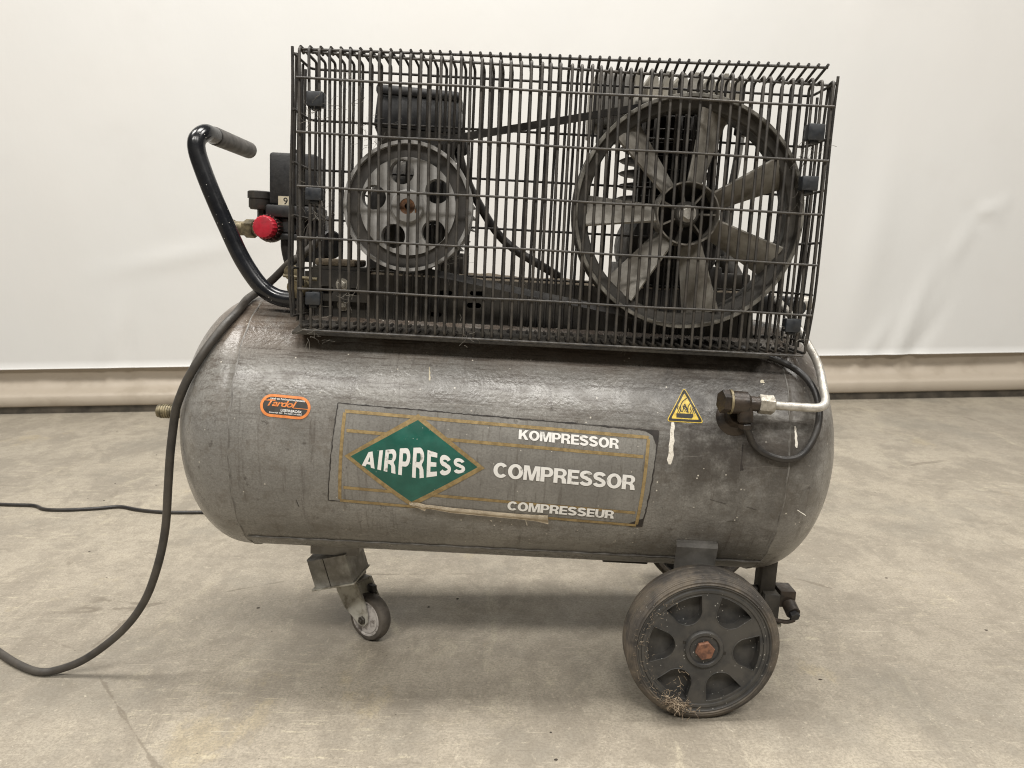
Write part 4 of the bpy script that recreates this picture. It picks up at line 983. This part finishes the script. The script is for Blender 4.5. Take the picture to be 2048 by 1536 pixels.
bm = bmesh.new(); tube(bm, smooth_path(fc, 6), .0052, 10)
tag(link('extension_cable', bm, 'hose', angle=60), 'thin black cable lying on the floor behind the tank', 'cable')

# ------------------------------------------------------------------ straw, cobwebs, crumbs
Rt = Matrix.Translation((0, 1.40, 0)) @ Matrix.Rotation(TILT, 4, 'Y')
def L2W(p): return Rt @ Vector(p)
bm = bmesh.new(); rs = random.Random(3)
def strand(p, d, L, r, curl=.5):
    p = Vector(p); d = Vector(d).normalized(); pts = [p.copy()]
    for k in range(4):
        d = (d + Vector((rs.uniform(-1,1), rs.uniform(-.5,.5), rs.uniform(-1,1)))*curl).normalized(); p = p + d*L/4; pts.append(p.copy())
    tube(bm, [L2W(q) for q in pts], r, 3)
for k in range(210):
    a = math.radians(rs.gauss(247, 8.5)); r = rs.gauss(.098, .0050)
    strand((WX + r*math.cos(a), r*math.cos(a)*.035 - .0065 -.2515 - abs(rs.gauss(0, .004)), WZ + r*math.sin(a)), (rs.uniform(-1,1), -.15, rs.uniform(-.6,.6)), rs.uniform(.004, .015), rs.uniform(.0002, .0006), .8)
for k in range(130):
    a = math.radians(rs.uniform(120, 262)); r = rs.choice((.092, .097, .104, .113)) + rs.gauss(0, .003)
    strand((WX + r*math.cos(a), r*math.cos(a)*.035 - .0065 -.2500 - abs(rs.gauss(0, .0015)), WZ + r*math.sin(a)), (rs.uniform(-1,1), -.1, rs.uniform(-1,1)), rs.uniform(.002, .007), rs.uniform(.00012, .0003), .9)
for k in range(22):
    a = math.radians(rs.gauss(236, 7)); r = rs.uniform(.045, .092)
    strand((WX + r*math.cos(a), r*math.cos(a)*.035 -.2520, WZ + r*math.sin(a)), (rs.uniform(-1,1), -.1, rs.uniform(-1,1)), rs.uniform(.004, .012), rs.uniform(.0002, .0005))
tag(link('straw_tuft', bm, 'straw', smooth=False), 'dry straw and fluff caught on the lower left of the near wheel', 'straw', 'stuff')
bm = bmesh.new(); rs = random.Random(11)
for cx_, cy_, cz_, n_, sp in ((-.345,-.205,.945,26,.012),(-.338,-.195,.806,34,.014),(.405,-.195,.928,30,.014),(-.30,-.15,.935,26,.022),(-.265,-.12,.905,22,.02),(.395,-.19,.86,16,.012),(.40,-.20,.646,14,.010),(-.34,-.20,.620,20,.012),(-.287,-.206,.668,12,.006),(-.10,-.205,.627,12,.008),(.15,-.16,.612,10,.01),(-.145,-.12,.735,40,.012),(-.30,-.205,.986,8,.006)):
    for k in range(n_):
        strand((cx_+rs.gauss(0,sp), cy_+rs.gauss(0,.006), cz_+rs.gauss(0,sp)), (rs.uniform(-1,1), 0, rs.uniform(-1,.6)), rs.uniform(.006,.028), rs.uniform(.00018,.0004), .6)
tag(link('cobweb', bm, 'cobweb', smooth=False), 'dusty cobwebs and fluff hanging in the wire belt guard', 'cobweb', 'stuff')
bm = bmesh.new(); rs = random.Random(5)
def chip(x, y, s, mi):
    z0 = .0; n = rs.choice((5, 6)); a0 = rs.uniform(0, 6); top = []; bot = []
    for k in range(n):
        a = a0 + 2*math.pi*k/n; q = s*rs.uniform(.6, 1.2); bot.append(bm.verts.new((x+q*math.cos(a)*1.5, y+q*math.sin(a), .0002))); top.append(bm.verts.new((x+q*.7*math.cos(a)*1.5, y+q*.7*math.sin(a), s*.5)))
    bm.faces.new(top).material_index = mi
    for k in range(n): bm.faces.new((bot[k], bot[(k+1) % n], top[(k+1) % n], top[k])).material_index = mi
for k in range(70):
    y = rs.uniform(.75, 3.5); x = rs.uniform(-1, 1)*y*.75; chip(x, y, rs.uniform(.0008, .0028), 0 if rs.random() < .7 else 1)
for x, y, s in ((-.42,1.72,.003),(-.40,1.74,.002),(-.545,1.555,.003),(-.18,1.56,.0025),(-.12,1.60,.003),(.55,1.27,.0025),(-.86,2.9,.010)): chip(x, y, s, 0 if y < 2.5 else 1)
tag(link('floor_debris', bm, ['crumb', 'crumb_pale'], smooth=False), 'scattered small crumbs and specks of dirt on the concrete floor', 'debris', 'stuff')
